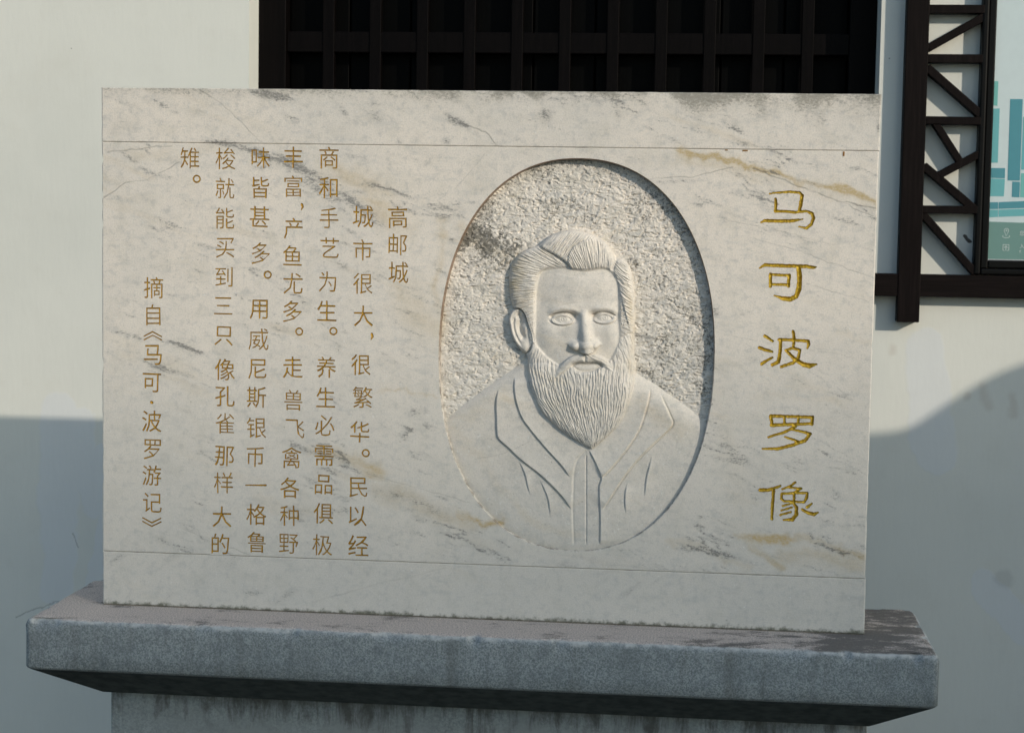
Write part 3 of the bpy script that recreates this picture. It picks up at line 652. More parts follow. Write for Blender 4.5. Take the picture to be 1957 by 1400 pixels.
TEXT = [
 ('雉', 363, 302), ('。', 376, 342),
 ('梭', 431, 303), ('就', 430, 360), ('能', 430, 417), ('买', 430, 473.5), ('到', 428, 529), ('三', 426.5, 584.5), ('只', 427.6, 641.7), ('像', 429.7, 706), ('孔', 429.7, 757), ('雀', 429.7, 808.6), ('那', 429, 871), ('样', 427, 922), ('大', 424, 987), ('的', 421, 1038.5),
 ('味', 498.4, 302), ('皆', 498, 358.5), ('甚', 496, 414), ('多', 498.4, 484), ('。', 511.6, 525), ('用', 494.4, 591), ('威', 494, 648), ('尼', 492, 705), ('斯', 490, 759), ('银', 490, 817), ('币', 487.7, 873), ('一', 489, 926.7), ('格', 490, 982.6), ('鲁', 490, 1035.6),
 ('丰', 560.5, 301), ('富', 560.5, 356), ('，', 577, 395.6), ('产', 560.5, 436.5), ('鱼', 558.7, 488), ('尤', 560, 541.7), ('多', 558.7, 595), ('。', 571.8, 633.4), ('走', 559.3, 701.7), ('兽', 560.6, 764.3), ('飞', 563.5, 819), ('禽', 557.3, 874), ('各', 554, 931.7), ('种', 553, 984.7), ('野', 551.5, 1038.5),
 ('商', 628.7, 301.7), ('和', 627.4, 358.6), ('手', 628.7, 416.7), ('艺', 630, 473.5), ('为', 626, 538.3), ('生', 624.7, 593.8), ('。', 637, 632.6), ('养', 623.5, 701.7), ('生', 622.3, 759), ('必', 620.6, 812.8), ('需', 619.4, 870), ('品', 618.6, 925.4), ('俱', 618, 980.5), ('极', 616, 1040.6),
 ('城', 694, 414), ('市', 693.5, 477.5), ('很', 693.5, 541.7), ('大', 694.3, 603.6), ('，', 710.5, 643), ('很', 689.8, 696.8), ('繁', 693, 759), ('华', 687.7, 825), ('。', 699, 865.4), ('民', 684.8, 930.8), ('以', 683.6, 985.5), ('经', 684.8, 1041.8),
 ('高', 760, 415), ('邮', 760.3, 467), ('城', 761.4, 520.6),
 ('摘', 293.4, 549.7), ('自', 293, 601.5), ('︽', 292, 641.7), ('马', 292, 678), ('可', 290, 731), ('·', 290, 768.4), ('波', 290, 804.5), ('罗', 291, 858.3), ('游', 290, 908), ('记', 291, 959.8), ('︾', 290, 997),
]
SPECIAL = {   # simple marks cut by hand: strokes in survey units about the centre
 '。': [[(6.6*math.cos(a), 6.6*math.sin(a), 3.0) for a in np.linspace(0, 2*math.pi, 17)]],
 '，': [[(0, -5, 5.0), (1.5, 0, 4.5), (-1.5, 6, 1.6)]],
 '·': [[(-0.6, 0, 6.0), (0.6, 0.4, 6.0)]],
 '一': [[(-20, 0.6, 2.6), (0, 0, 2.8), (20, -0.6, 3.6)]],
}
def rect_loop(x0, z0, x1, z1, st=0.004):
    c_ = [(x0, z0), (x1, z0), (x1, z1), (x0, z1)]; out = []
    for a_, b_ in zip(c_, c_[1:]+c_[:1]):
        n_ = max(1, int(math.dist(a_, b_)/st)); out += [(a_[0]+(b_[0]-a_[0])*i/n_, a_[1]+(b_[1]-a_[1])*i/n_) for i in range(n_)]
    return np.array(out)
panel_tiles = []
panel = None
tiles_out_v, tiles_out_f, tv0 = [], [], 0
glyph_objs = []
def add_glyph(ch, gv, ge, slope, maxd, spacing, mat, label, field=None):
    """gv: outline points (metres x,z); builds the V-cut character and the stone round it inside its tile."""
    global tv0
    x0, z0 = gv.min(0)-0.0022; x1, z1 = gv.max(0)+0.0022
    segs = np.array([[*gv[a], *gv[b]] for a, b in ge])
    xs = np.arange(x0, x1, spacing); zs = np.arange(z0, z1, spacing)
    X, Z = np.meshgrid(xs, zs); X = X+RNG.uniform(-.15, .15, X.shape)*spacing; Z = Z+RNG.uniform(-.15, .15, Z.shape)*spacing
    pts = np.stack([X.ravel(), Z.ravel()], 1)
    pts = pts[inside(pts, segs)]
    if len(pts): pts = pts[segdist(pts, segs) > spacing*0.38]
    q1, q2 = np.meshgrid(np.linspace(x0, x1, max(3, int((x1-x0)/.004)))[1:-1], np.linspace(z0, z1, max(3, int((z1-z0)/.004)))[1:-1])
    out_ = np.stack([q1.ravel(), q2.ravel()], 1)
    if len(out_): out_ = out_[~inside(out_, segs)]
    if len(out_): out_ = out_[segdist(out_, segs) > 0.0004]
    rl = rect_loop(x0, z0, x1, z1); nl = len(rl)
    allv = np.concatenate([q_ for q_ in (rl, gv, pts, out_) if len(q_)])
    ed = [(i, (i+1) % nl) for i in range(nl)] + [(a+nl, b+nl) for a, b in ge]
    c = np.array([(x0+x1)/2, (z0+z1)/2])
    vv, ff = cdt((allv-c)*100, ed); vv = vv/100+c
    ff = orient(vv, ff)
    cen = vv[ff].mean(1); ins = inside(cen, segs)
    tiles_out_v.append(np.column_stack([vv[:, 0], np.zeros(len(vv)), vv[:, 1]])); tiles_out_f.append(ff[~ins]+tv0); tv0 += len(vv)
    gf_ = ff[ins]; used = np.unique(gf_); mp = np.full(len(vv), -1); mp[used] = np.arange(len(used))
    gvv = vv[used]; d = segdist(gvv, segs); d = np.minimum(d*slope, maxd)
    d = d*(1+0.25*vnoise2(gvv[:, 0], gvv[:, 1], 0.003, 5))
    glyph_objs.append((ch, np.column_stack([gvv[:, 0], np.maximum(d, 0), gvv[:, 1]]), mp[gf_], mat, label))
    panel_tiles.append((x0, z0, x1, z1))
cache = {}
for ch, cx, cy in TEXT:
    c = np.array(S(cx, cy)); s_ = 0.0478*(1+random.uniform(-.03, .03))
    if ch in SPECIAL:
        xs = np.arange(-26, 26.1, 0.7); X, Y = np.meshgrid(xs, xs)
        f = stroke_field(SPECIAL[ch], X, Y)+0.25*vnoise2(X+cx, Y+cy, 2.2, 3)
        gv, ge = marching(f, xs, xs); gv = np.stack([gv[:, 0]*MM, -gv[:, 1]*MM], 1)+c
    else:
        wt = random.choice((-0.004, -0.002, 0.0, 0.001))
        if (ch, wt) not in cache: fc.offset = wt; cache[ch, wt] = font_glyph(ch)
        a = random.uniform(-0.02, 0.02); R_ = np.array([[math.cos(a), math.sin(a)], [-math.sin(a), math.cos(a)]])
        for amp_ in (0.00052, 0.0003, 0.0):          # hand-cut wobble of the outline, less where strokes would touch
            src, ge = cache[ch, wt]; mid = (src.min(0)+src.max(0))/2
            gv = ((src-mid)*s_)@R_*np.array([0.94, 1.0])
            gv = gv+np.stack([vnoise2(gv[:, 0]+c[0], gv[:, 1]+c[1], 0.006, 1), vnoise2(gv[:, 0]+c[0], gv[:, 1]+c[1], 0.006, 2)], 1)*amp_
            t_, _f = cdt(gv*100, ge)
            if len(t_) == len(gv): break
        else:
            if (ch, 0.0) not in cache: fc.offset = 0.0; cache[ch, 0.0] = font_glyph(ch)
            src, ge = cache[ch, 0.0]; gv = (src-(src.min(0)+src.max(0))/2)*s_*np.array([0.94, 1.0])
        gv = gv+c
    add_glyph(ch, gv, ge, 1.0, 0.003, 0.00085, M['gold_text'], 'small gold carved character '+ch)
for ch, sca, off, strokes in TITLE:
    st = [[(x/sca+off[0], y/sca+off[1], w*1.3/sca+0.8) for x, y, w in s] for s in strokes]
    allp = np.array([p for s in st for p in s]); x0, y0 = allp[:, :2].min(0)-6; x1, y1 = allp[:, :2].max(0)+6
    xs = np.arange(x0, x1, 0.9); ys = np.arange(y0, y1, 0.9); X, Y = np.meshgrid(xs, ys)
    f = stroke_field(st, X, Y)+0.55*vnoise2(X, Y, 2.6, 9)+0.3*vnoise2(X, Y, 1.2, 10)
    gv, ge = marching(f, xs, ys)
    gv = np.array([S(*p) for p in gv])
    add_glyph(ch, gv, ge, 1.15, 0.0055, 0.0011, M['gold_title'], 'large gold carved title character '+ch)
bpy.data.objects.remove(fo); bpy.data.curves.remove(fc)
print('glyphs', time.time()-T0)

def border(x0, x1, z0, z1, amp=0.0004, step=0.012, corner=0.0):
    pts = []
    def line(a, b):
        L = math.dist(a, b); n_ = max(2, int(L/step)); nx, nz = (b[1]-a[1])/L, -(b[0]-a[0])/L
        for i in range(n_):
            t = i/n_; vert = abs(b[0]-a[0]) < 1e-6; k = 0 if i == 0 else (-abs(random.gauss(0, amp*1.6))-(random.random() < 0.12)*random.uniform(0.001, 0.003) if vert else -abs(random.gauss(0, amp*.5)))
            pts.append((a[0]+(b[0]-a[0])*t+nx*k, a[1]+(b[1]-a[1])*t+nz*k))
    line((x0, z0), (x1, z0)); line((x1, z0), (x1, z1)); line((x1, z1), (x0, z1)); line((x0, z1), (x0, z0))
    return np.array(pts)
def course(name, x0, x1, z0, z1, parent, holes=(), tiles=None, mat=None, bev=0.0012):
    bd = border(x0, x1, z0, z1)
    nb_ = len(bd); cen = np.array([(x0+x1)/2, (z0+z1)/2])
    inner = bd + (cen-bd)/np.abs(cen-bd).max(1, keepdims=True)*0     # chamfer: pull in a little
    q = bd.copy(); q[:, 0] = np.clip(bd[:, 0], x0+bev*2.2, x1-bev*2.2); q[:, 1] = np.clip(bd[:, 1], z0+bev*1.2, z1-bev*1.2)
    # keep irregularity
    q += (bd-np.stack([np.clip(bd[:, 0], x0, x1), np.clip(bd[:, 1], z0, z1)], 1))
    allv = [q]; ed = [(i, (i+1) % nb_) for i in range(nb_)]; off = nb_; segs = [np.column_stack([q, np.roll(q, -1, 0)])]
    for h in holes:
        allv.append(h); m_ = len(h); ed += [(off+i, off+(i+1) % m_) for i in range(m_)]; off += m_
        segs.append(np.column_stack([h, np.roll(h, -1, 0)]))
    for (a, b, c_, d_) in (tiles or []):
        r = rect_loop(a, b, c_, d_); m_ = len(r); allv.append(r); ed += [(off+i, off+(i+1) % m_) for i in range(m_)]; off += m_
        segs.append(np.column_stack([r, np.roll(r, -1, 0)]))
    sg_ = np.concatenate(segs); G = 0.0030
    xs = np.arange(x0+G, x1-G*.5, G); zs = np.arange(z0+G, z1-G*.5, G); XX, ZZ = np.meshgrid(xs, zs)
    gp = np.stack([XX.ravel(), ZZ.ravel()], 1)+RNG.uniform(-.25, .25, (XX.size, 2))*G
    ok = (gp[:, 0] > x0+G) & (gp[:, 0] < x1-G) & (gp[:, 1] > z0+G) & (gp[:, 1] < z1-G)
    for h in holes: ok &= ((np.abs(gp[:, 0]-OC[0])/(OA+.001))**ON+(np.abs(gp[:, 1]-OC[1])/(OB+.001))**ON) > 1
    for (a, b, c_, d_) in (tiles or []): ok &= ~((gp[:, 0] > a-.001) & (gp[:, 0] < c_+.001) & (gp[:, 1] > b-.001) & (gp[:, 1] < d_+.001))
    extra = []
    for pts, w_, st_ in CRACK:            # finer mesh along the hairline cracks
        for (ax, ay), (bx, by) in zip(pts[:-1], pts[1:]):
            n_ = int(math.hypot(bx-ax, by-ay)/1.1)
            for i_ in range(n_):
                t_ = i_/n_
                for k_ in range(-6, 7): extra.append(S(ax+(bx-ax)*t_+random.uniform(-.3, .3), ay+(by-ay)*t_+k_*1.0+random.uniform(-.3, .3)))
    ep = np.array(extra); oke = (ep[:, 0] > x0+G) & (ep[:, 0] < x1-G) & (ep[:, 1] > z0+G) & (ep[:, 1] < z1-G)
    for h in holes: oke &= ((np.abs(ep[:, 0]-OC[0])/(OA+.001))**ON+(np.abs(ep[:, 1]-OC[1])/(OB+.001))**ON) > 1
    for (a, b, c_, d_) in (tiles or []): oke &= ~((ep[:, 0] > a-.0005) & (ep[:, 0] < c_+.0005) & (ep[:, 1] > b-.0005) & (ep[:, 1] < d_+.0005))
    allv += [gp[ok], ep[oke]]
    cc_ = np.array([(x0+x1)/2, (z0+z1)/2])
    vv, ff = cdt((np.concatenate(allv)-cc_)*100, ed); vv = vv/100+cc_; ff = orient(vv, ff)
    cq = vv[ff].mean(1); bseg = np.concatenate(segs[:1]); keep = np.ones(len(ff), bool)
    edge_ = (cq[:, 0] < x0+.01) | (cq[:, 0] > x1-.01) | (cq[:, 1] < z0+.01) | (cq[:, 1] > z1-.01)
    keep[edge_] = inside(cq[edge_], bseg)
    for h in holes:
        nr_ = ((np.abs(cq[:, 0]-OC[0])/(OA+.004))**ON+(np.abs(cq[:, 1]-OC[1])/(OB+.004))**ON) < 1
        keep[nr_] &= ~inside(cq[nr_], np.column_stack([h, np.roll(h, -1, 0)]))
    for (a, b, c_, d_) in (tiles or []): keep &= ~((cq[:, 0] > a) & (cq[:, 0] < c_) & (cq[:, 1] > b) & (cq[:, 1] < d_))
    ff = ff[keep]
    V = np.column_stack([vv[:, 0], np.zeros(len(vv)), vv[:, 1]]); nV = len(V)
    # chamfer, sides, back
    r1 = np.column_stack([bd[:, 0], np.full(nb_, bev), bd[:, 1]]); r2 = np.column_stack([bd[:, 0], np.full(nb_, TT), bd[:, 1]]); r0 = np.column_stack([q[:, 0], np.zeros(nb_), q[:, 1]])
    VV = np.concatenate([V, r0, r1, r2]); i = np.arange(nb_); j = (i+1) % nb_
    F4 = np.concatenate([np.stack([nV+i, nV+nb_+i, nV+nb_+j, nV+j], 1), np.stack([nV+nb_+i, nV+2*nb_+i, nV+2*nb_+j, nV+nb_+j], 1)])
    back = tuple(int(nV+2*nb_+k) for k in range(nb_))
    tri = ff
    F = [tuple(map(int, t)) for t in tri]+[tuple(map(int, t)) for t in F4[:, ::-1]]+[back]
    if tiles:
        o_ = len(VV); VV = np.concatenate([VV]+tiles_out_v)
        for tf in tiles_out_f: F += [tuple(map(int, t)) for t in (tf+o_)]
    o = mesh_obj(name, VV, F, mat or M['marble'], parent); add_marks(o, VV[:, 0], VV[:, 2]); return o
J = 0.00035
top_c = course('top_course', -0.0005, TW, ZJ1+J, ZB+TH, tab)
base_c = course('base_course', 0.0005, TW+0.0005, ZB+0.0015, ZJ0-J, tab)
panel = course('inscribed_panel', 0.0, TW-0.001, ZJ0+J, ZJ1-J, tab, holes=[OV], tiles=panel_tiles)
for zj in (ZJ0, ZJ1, ZB+0.0003): bm_obj('mortar_joint', box_bm(0.003, TW-0.004, 0.0013, TT-0.004, zj-J-0.0004, zj+J+0.0004), M['mortar'], tab)
for ch, v, f, mat, lab in glyph_objs:
    mesh_obj('carved_character', v, f, mat, panel, smooth=True, label=lab)
print('panel', time.time()-T0)

for (px_, py_), w_, h_ in (((1612.5, 294), .0035, .0095), ((1424, 288), .011, .0028), ((1388, 287), .006, .002)):
    x_, z_ = S(px_, py_); bm_obj('paint_drip', box_bm(x_-w_/2, x_+w_/2, -0.0012, 0.001, z_-h_/2, z_+h_/2, 0.0008), M['drip'], panel)
# oval rim: small rounded arris, then the wall of the recess
rr = []
for off, y in ((0.0, 0.0), (-0.0006, 0.0003), (-0.0012, 0.001), (-0.0016, 0.0022), (-0.002, 0.012), (-0.0026, 0.026)):
    q = oval_pt(TH_, off); q = q if off == 0 else q
    rr.append(np.column_stack([q[:, 0], np.full(len(q), y), q[:, 1]]))
nr = len(TH_); i = np.arange(nr); j = (i+1) % nr
rim_o = mesh_obj('recess_rim', np.concatenate(rr), np.concatenate([np.stack([k*nr+i, k*nr+j, (k+1)*nr+j, (k+1)*nr+i], 1) for k in range(len(rr)-1)])[:, ::-1], M['marble_rim'], panel, smooth=True)
rv_ = np.concatenate(rr); add_marks(rim_o, rv_[:, 0], rv_[:, 2])

# ------------------------------------------------------------------ the portrait, carved as a relief surface
def poly_sd(X, Y, poly, closed=True):      # distance to a polygon, positive inside
    p = np.array(poly, float); n_ = len(p); d2 = np.full(X.shape, 1e18); ins = np.zeros(X.shape, bool)
    for k in range(n_):
        x0, y0 = p[k]; x1, y1 = p[(k+1) % n_]; dx, dy = x1-x0, y1-y0
        t = np.clip(((X-x0)*dx+(Y-y0)*dy)/max(dx*dx+dy*dy, 1e-12), 0, 1)
        d2 = np.minimum(d2, (X-x0-t*dx)**2+(Y-y0-t*dy)**2)
        if abs(dy) > 1e-12: ins ^= ((y0 > Y) != (y1 > Y)) & (X < x0+(Y-y0)*dx/dy)
    d = np.sqrt(d2); return np.where(ins, d, -d)
def smooth_poly(pts, closed=True, m=6):     # Catmull-Rom
    p = np.array(pts, float); n_ = len(p); out = []
    rng_ = range(n_ if closed else n_-1)
    for k in rng_:
        if closed: a, b, c, d = p[(k-1) % n_], p[k], p[(k+1) % n_], p[(k+2) % n_]
        else: a, b, c, d = p[max(k-1, 0)], p[k], p[k+1], p[min(k+2, n_-1)]
        for t in np.arange(m)/m:
            out.append(0.5*((2*b)+(c-a)*t+(2*a-5*b+4*c-d)*t*t+(3*b-a-3*c+d)*t**3))
    if not closed: out.append(p[-1])
    return np.array(out)
def line_sd(X, Y, pts, smooth=True):        # signed distance to a polyline (positive to its right going along, y down), taper parameter
    p = smooth_poly(pts, False, 5) if smooth else np.array(pts, float)
    best = np.full(X.shape, 1e18); sg = np.zeros(X.shape); tt = np.zeros(X.shape); L = np.concatenate([[0], np.cumsum(np.hypot(*np.diff(p, axis=0).T))])
    for k in range(len(p)-1):
        x0, y0 = p[k]; x1, y1 = p[k+1]; dx, dy = x1-x0, y1-y0; l2 = max(dx*dx+dy*dy, 1e-12)
        t = np.clip(((X-x0)*dx+(Y-y0)*dy)/l2, 0, 1); d2 = (X-x0-t*dx)**2+(Y-y0-t*dy)**2
        m = d2 < best; best = np.where(m, d2, best); cr = (dx*(Y-y0)-dy*(X-x0)); sg = np.where(m, np.sign(cr), sg); tt = np.where(m, (L[k]+t*math.sqrt(l2))/L[-1], tt)
    return np.sqrt(best)*sg, tt
def gau(X, Y, cx, cy, sx, sy, rot=0.0):
    c, s = math.cos(rot), math.sin(rot); u = (X-cx)*c+(Y-cy)*s; v = -(X-cx)*s+(Y-cy)*c
    return np.exp(-(u/sx)**2-(v/sy)**2)
def ridge(ph, k=0.6): return np.abs(np.sin(math.pi*ph))**k

STEP = 0.00095
gx_ = np.arange(OC[0]-OA-0.004, OC[0]+OA+0.004, STEP); gz_ = np.arange(OC[1]-OB-0.004, OC[1]+OB+0.004, STEP)
GX, GZ = np.meshgrid(gx_, gz_); X, Y = S_inv(GX, GZ)
rad = ((np.abs(GX-OC[0])/OA)**ON+(np.abs(GZ-OC[1])/OB)**ON)**(1/ON)
do = (1-rad)*330                        # rough distance inside the oval, survey units

HEAD = smooth_poly([(1008,690),(1004,676),(996,640),(985,600),(975,575),(971,545),(973,513),(987,490),(1006,477),(1029,468),(1052,450),(1079,441),(1108,441),(1138,451),(1163,469),(1177,491),(1193,497),(1205,517),(1211,553),(1212,612),(1211,671),(1214,715),(1208,753),(1196,788),(1181,815),(1161,835),(1135,857),(1126,857),(1102,844),(1079,829),(1058,812),(1035,788),(1022,762),(1010,730)])
BEARD = [(1006,650),(1018,652),(1033,668),(1052,686),(1073,697),(1084,690),(1100,678),(1118,677),(1136,676),(1152,683),(1167,686),(1176,668),(1184,650),(1192,640),(1213,640),(1214,715),(1208,753),(1196,788),(1181,815),(1161,835),(1135,857),(1126,857),(1102,844),(1079,829),(1058,812),(1035,788),(1022,762),(1010,730),(1006,690)]
BEARD = smooth_poly(BEARD, True, 4)
FACE = smooth_poly([(1023,652),(1022,610),(1023,560),(1028,530),(1036,517),(1052,512),(1074,511),(1096,513.5),(1116,516),(1132,514.5),(1150,512),(1165,516),(1176,529),(1183,550),(1184,600),(1184,650),(1177,670),(1166,690),(1150,705),(1120,715),(1090,710),(1070,700),(1052,688),(1034,671)])
EAR = smooth_poly([(988,588),(998,592),(1005,603),(1011,622),(1018,642),(1018,660),(1013,671),(1006,677),(997,674),(987,662),(978,647),(973,630),(970,609),(976,594)])
BUST = [(780,1120),(780,840),(848,808),(880,777),(925,745),(970,712),(1004,688),(1040,670),(1190,670),(1215,714),(1250,735),(1300,770),(1352,810),(1420,850),(1420,1120)]
dH = poly_sd(X, Y, HEAD); dB = poly_sd(X, Y, BEARD); dF = poly_sd(X, Y, FACE); dE = poly_sd(X, Y, EAR); dU = poly_sd(X, Y, BUST)

# pecked ground
BGZ = -19.0
wx_ = X+2.5*vnoise2(X, Y, 12, 21); wy_ = Y+2.5*vnoise2(X, Y, 12, 22)
pk = 1.15*vnoise2(wx_+wy_*.3, wy_*1.2, 7.5, 23)+0.75*vnoise2(wx_*.9+wy_*0.3, wy_*1.4, 4.2, 24)+0.35*vnoise2(X, Y, 1.8, 25)+0.9*vnoise2(X, Y, 26, 26)
pk = pk+1.3*vnoise2(wx_*.8+wy_*.5, wy_*1.1, 13, 29)-3.0*sst(.42, .85, vnoise2(wx_*.75+wy_*.25, wy_*1.5, 4.6, 27))-1.2*sst(.5, .9, vnoise2(wx_, wy_*1.3, 8, 28))
bg = BGZ+pk*0.85
# coat
coat = -9.0+5.0*np.exp(-((X-1112)/150.0)**2)+1.0*vnoise2(X, Y, 90, 30)+0.10*vnoise2(X, Y, 5, 31)
coat = coat+5*np.exp(-((X-1110)/95.0)**2-((Y-735)/70.0)**2)
coat = coat-3.6*np.exp(-np.maximum(do, 0)/7.0)
def overlay(h, pts, hi, w, groove=1.2, gw=1.6, side=1, ends=0.06):
    s, t = line_sd(X, Y, pts); s = s*side; tap = sst(0, ends, t)*sst(1, 1-ends, t)
    s_ = np.where(s > 0, s, 0)
    h = h+tap*hi*np.where(s > 0, sst(0, 2.0, s)*np.exp(-s_/w), 0)
    return h-tap*groove*np.exp(-(s/gw)**2)
LAP_L = [(950,743),(946,770),(947,797),(948,826),(952,840),(972,858),(994,879),(1035,911),(1073,949),(1091,976)]
COL_L = [(981,720),(982,753),(994,794),(1012,821),(1041,856),(1073,891),(1088,913)]
PL_L = [(1124,858),(1105,876),(1097,902),(1095,944),(1094,973),(1095,1010),(1096.5,1044)]
PL_R = [(1124,860),(1135,880),(1146,905),(1148,916),(1144,932),(1145.5,973),(1146,1005),(1145,1042)]
COL_R = [(1148,915),(1167,897),(1196,862),(1220,826),(1231,797),(1240,765),(1243,742)]
LAP_R = [(1152,975),(1167,952),(1196,908),(1225,873),(1255,844),(1285,814),(1281,794),(1269,768),(1262,752)]
# lines run downwards on the left: the raised cloth is towards the middle
coat = overlay(coat, LAP_L, 5.0, 34, 1.8, 1.7, side=-1)
coat = overlay(coat, COL_L, 4.4, 26, 1.6, 1.6, side=-1)
coat = overlay(coat, PL_L, -1.2, 14, 1.6, 1.8, side=-1)
coat = overlay(coat, PL_R, 4.2, 16, 1.5, 1.6, side=-1)
coat = overlay(coat, COL_R, 4.4, 26, 2.6, 1.8, side=-1)
coat = overlay(coat, LAP_R, 4.6, 30, 2.6, 1.8, side=-1)
s, t = line_sd(X, Y, [(1120,866),(1120,900),(1120,980),(1120,1043)]); coat = coat-2.0*np.exp(-(s/1.2)**2)*sst(0, .05, t)*sst(1, .96, t)
for pts in ([(988,878),(1001,905),(1007,930),(1012,950)], [(1029,915),(1043,945),(1048,965),(1050,990)]):
    coat = overlay(coat, pts, 3.6, 12, 1.0, 1.8, side=-1, ends=0.35)
for pts in ([(1198,920),(1194,940),(1193,960),(1195,985)], [(1245,868),(1240,890),(1234,915),(1230,955)]):
    coat = overlay(coat, pts, 4.0, 12, 0.7, 2.0, side=-1, ends=0.35)
rise = 1-np.exp(-np.maximum(dU, 0)/13.0)
bust = np.where(dU > 0, BGZ+(coat-BGZ)*rise, -99)

# head
def strands(ph, al, seed, k=0.55, amp=1.0):
    """carved locks: ridges along 'al', one per unit of 'ph', wandering, splitting and running out"""
    w = ph+0.55*vnoise2(ph*0.8, al/34.0, 1.0, seed)+0.22*vnoise2(ph*1.9, al/13.0, 1.0, seed+1)
    r = np.abs(np.sin(math.pi*w))**k-0.64
    cut = 0.55+0.45*vnoise2(ph*1.3, al/17.0, 1.0, seed+2)
    return amp*(r*np.clip(cut+.25, .25, 1.1)+0.30*vnoise2(ph*2.6, al/9.0, 1.0, seed+3))
dome = 21.0*np.sqrt(np.clip(1-((X-1101)/142.0)**2-((Y-615)/262.0)**2, 0, 1))-5.0
base_h = BGZ+10.5*(1-np.exp(-np.maximum(dH, 0)/4.5))+dome
fm = sst(-3.5, 3.5, dF)
# hair: three masses lying over one another, each combed its own way
PART = [(1027,468),(1045,479),(1066,490),(1082,501),(1092,513)]
PART2 = [(1090,512),(1086,497),(1089,483),(1100,469),(1118,459),(1140,455)]
s_, t_ = line_sd(X, Y, PART); s2, t2 = line_sd(X, Y, PART2)
isR = (X > 1176+0.25*(Y-520)) & (X > 1174)
isL = ((s_ > 0) | (X < 1027)) & (X < 1100) & ~isR
isQ2 = (s2 > 0) & ~isL & ~isR            # right of the second parting: the high front lock
h3 = 5.0*gau(X, Y, 1006, 530, 32, 52)*isL
aL = np.arctan2(Y-575+0.20*(X-1000), X-1135); rL = np.hypot(X-1135, Y-575)
phL = aL*31.0+0.004*rL
stL = strands(phL, rL, 40, .5, 3.1)
q1 = X*0.80+Y*0.60; q1b = -X*0.60+Y*0.80
st1 = strands(q1/4.4, q1b, 50, .5, 2.9)
aQ = np.arctan2(X-1118-0.30*(Y-500), -(Y-610)); rQ = np.hypot(X-1118, Y-610)
st2 = strands(aQ*31, rQ, 60, .5, 3.0)
phR = (Y-0.80*X+0.006*(X-1195)**2)/5.0
stR = strands(phR, X*.8+Y*.6, 70, .5, 3.3)
hair = np.where(isR, stR, np.where(isL, stL, np.where(isQ2, st2, st1)))
hair = hair*sst(0, 8, dH)*(0.75+.25*sst(0, 8, -dF))
hair = hair+h3+7.0*gau(X, Y, 1122, 484, 44, 30)*(~isL)+3.0*gau(X, Y, 1062, 466, 30, 22)*(~isL)+2.8*gau(X, Y, 1199, 570, 15, 80)*isR
hair = hair+np.where((s_ < 0) & (Y < 522), 2.6*np.exp(-np.abs(s_)/12), 0)*sst(0, .1, t_)-2.8*np.exp(-(s_/2.4)**2)*sst(0, .06, t_)
hair = hair+np.where((s2 > 0) & (Y < 516), 2.2*np.exp(-np.abs(s2)/12), 0)*sst(1, .75, t2)-1.4*np.exp(-(s2/2.0)**2)*sst(1, .7, t2)
s3, t3 = line_sd(X, Y, [(1178,490),(1176,502),(1171,514)])
hair = hair-3.6*np.exp(-(s3/3.2)**2)
hair = hair-1.8*sst(-12, 0, dF)
# face
face = -5.0+4.2*gau(X, Y, 1110, 600, 56, 95)+2.8*gau(X, Y, 1104, 545, 56, 26)-1.2*sst(22, 0, dF)
face = face+4.2*gau(X, Y, 1050, 642, 22, 24)+4.0*gau(X, Y, 1168, 640, 15, 26)-1.5*gau(X, Y, 1036, 580, 14, 24)-1.2*gau(X, Y, 1180, 575, 8, 22)
face = face+1.3*gau(X, Y, 1076, 586, 30, 7)+1.3*gau(X, Y, 1154, 585, 24, 7)-0.9*gau(X, Y, 1115, 575, 9, 12)
face = face-0.8*np.exp(-((Y-578-.0035*(X-1115)**2)/2.0)**2)*gau(X, Y, 1078, 580, 24, 20)*.8
for bl, (ex, ey), ew, sg in (([(1047,605),(1058,598.5),(1076,595),(1094,596.5),(1106,603.5)], (1076, 610.0), 16.5, 1), ([(1127,602.5),(1137,597),(1151,594),(1165,595.5),(1178,603)], (1155, 607.5), 15.5, -1)):
    dx, dy = X-ex, Y-ey
    face = face-5.5*gau(X, Y, ex, ey, 24, 12)-8.5*gau(X, Y, ex+sg*21, ey-6, 9, 9)
    sb, tb = line_sd(X, Y, bl); tp = sst(0, .22, tb)*sst(1, .85, tb)
    face = face+3.0*np.exp(-((sb+4.5)/5.5)**2)*tp-8.4*np.where(sb > 0, sst(0, 1.5, sb)*np.exp(-np.abs(sb)/6.0), 0)*sst(0, .10, tb)*sst(1, .90, tb)
    lens = np.abs(dy-0.6)/(6.3*np.clip(1-(dx/ew)**2, 0.02, 1)**0.75)            # 1 on the lid edges
    core = sst(1.12, 0.9, lens)*(np.abs(dx) < ew)
    e = np.sqrt((dx/(ew+6))**2+(dy/13.0)**2)
    face = face+6.0*np.sqrt(np.clip(1-e*e, 0, 1))                                # lids bulge over the ball
    face = face-2.3*core+2.0*core*np.clip(1-(dx/13)**2-(dy/9)**2, 0, 1)
    e2 = np.sqrt((dx/(ew+1))**2+((dy-.6)/7.4)**2)
    face = face+1.1*np.exp(-((e2-1.18)/.12)**2)
    face = face-1.5*np.exp(-((e2-1.52)/.10)**2)*sst(-2, 4, dy)-1.5*np.exp(-((e2-1.40)/.09)**2)*sst(2, -4, dy)*sst(ew, ew*.6, np.abs(dx))
    pr = np.hypot(dx-0.8, dy+0.3); face = face-1.1*np.exp(-((pr-4.6)/1.0)**2)*core-1.5*np.exp(-(pr/1.9)**2)-0.5*np.exp(-((dx-.8)/.8)**2)*(pr < 4)
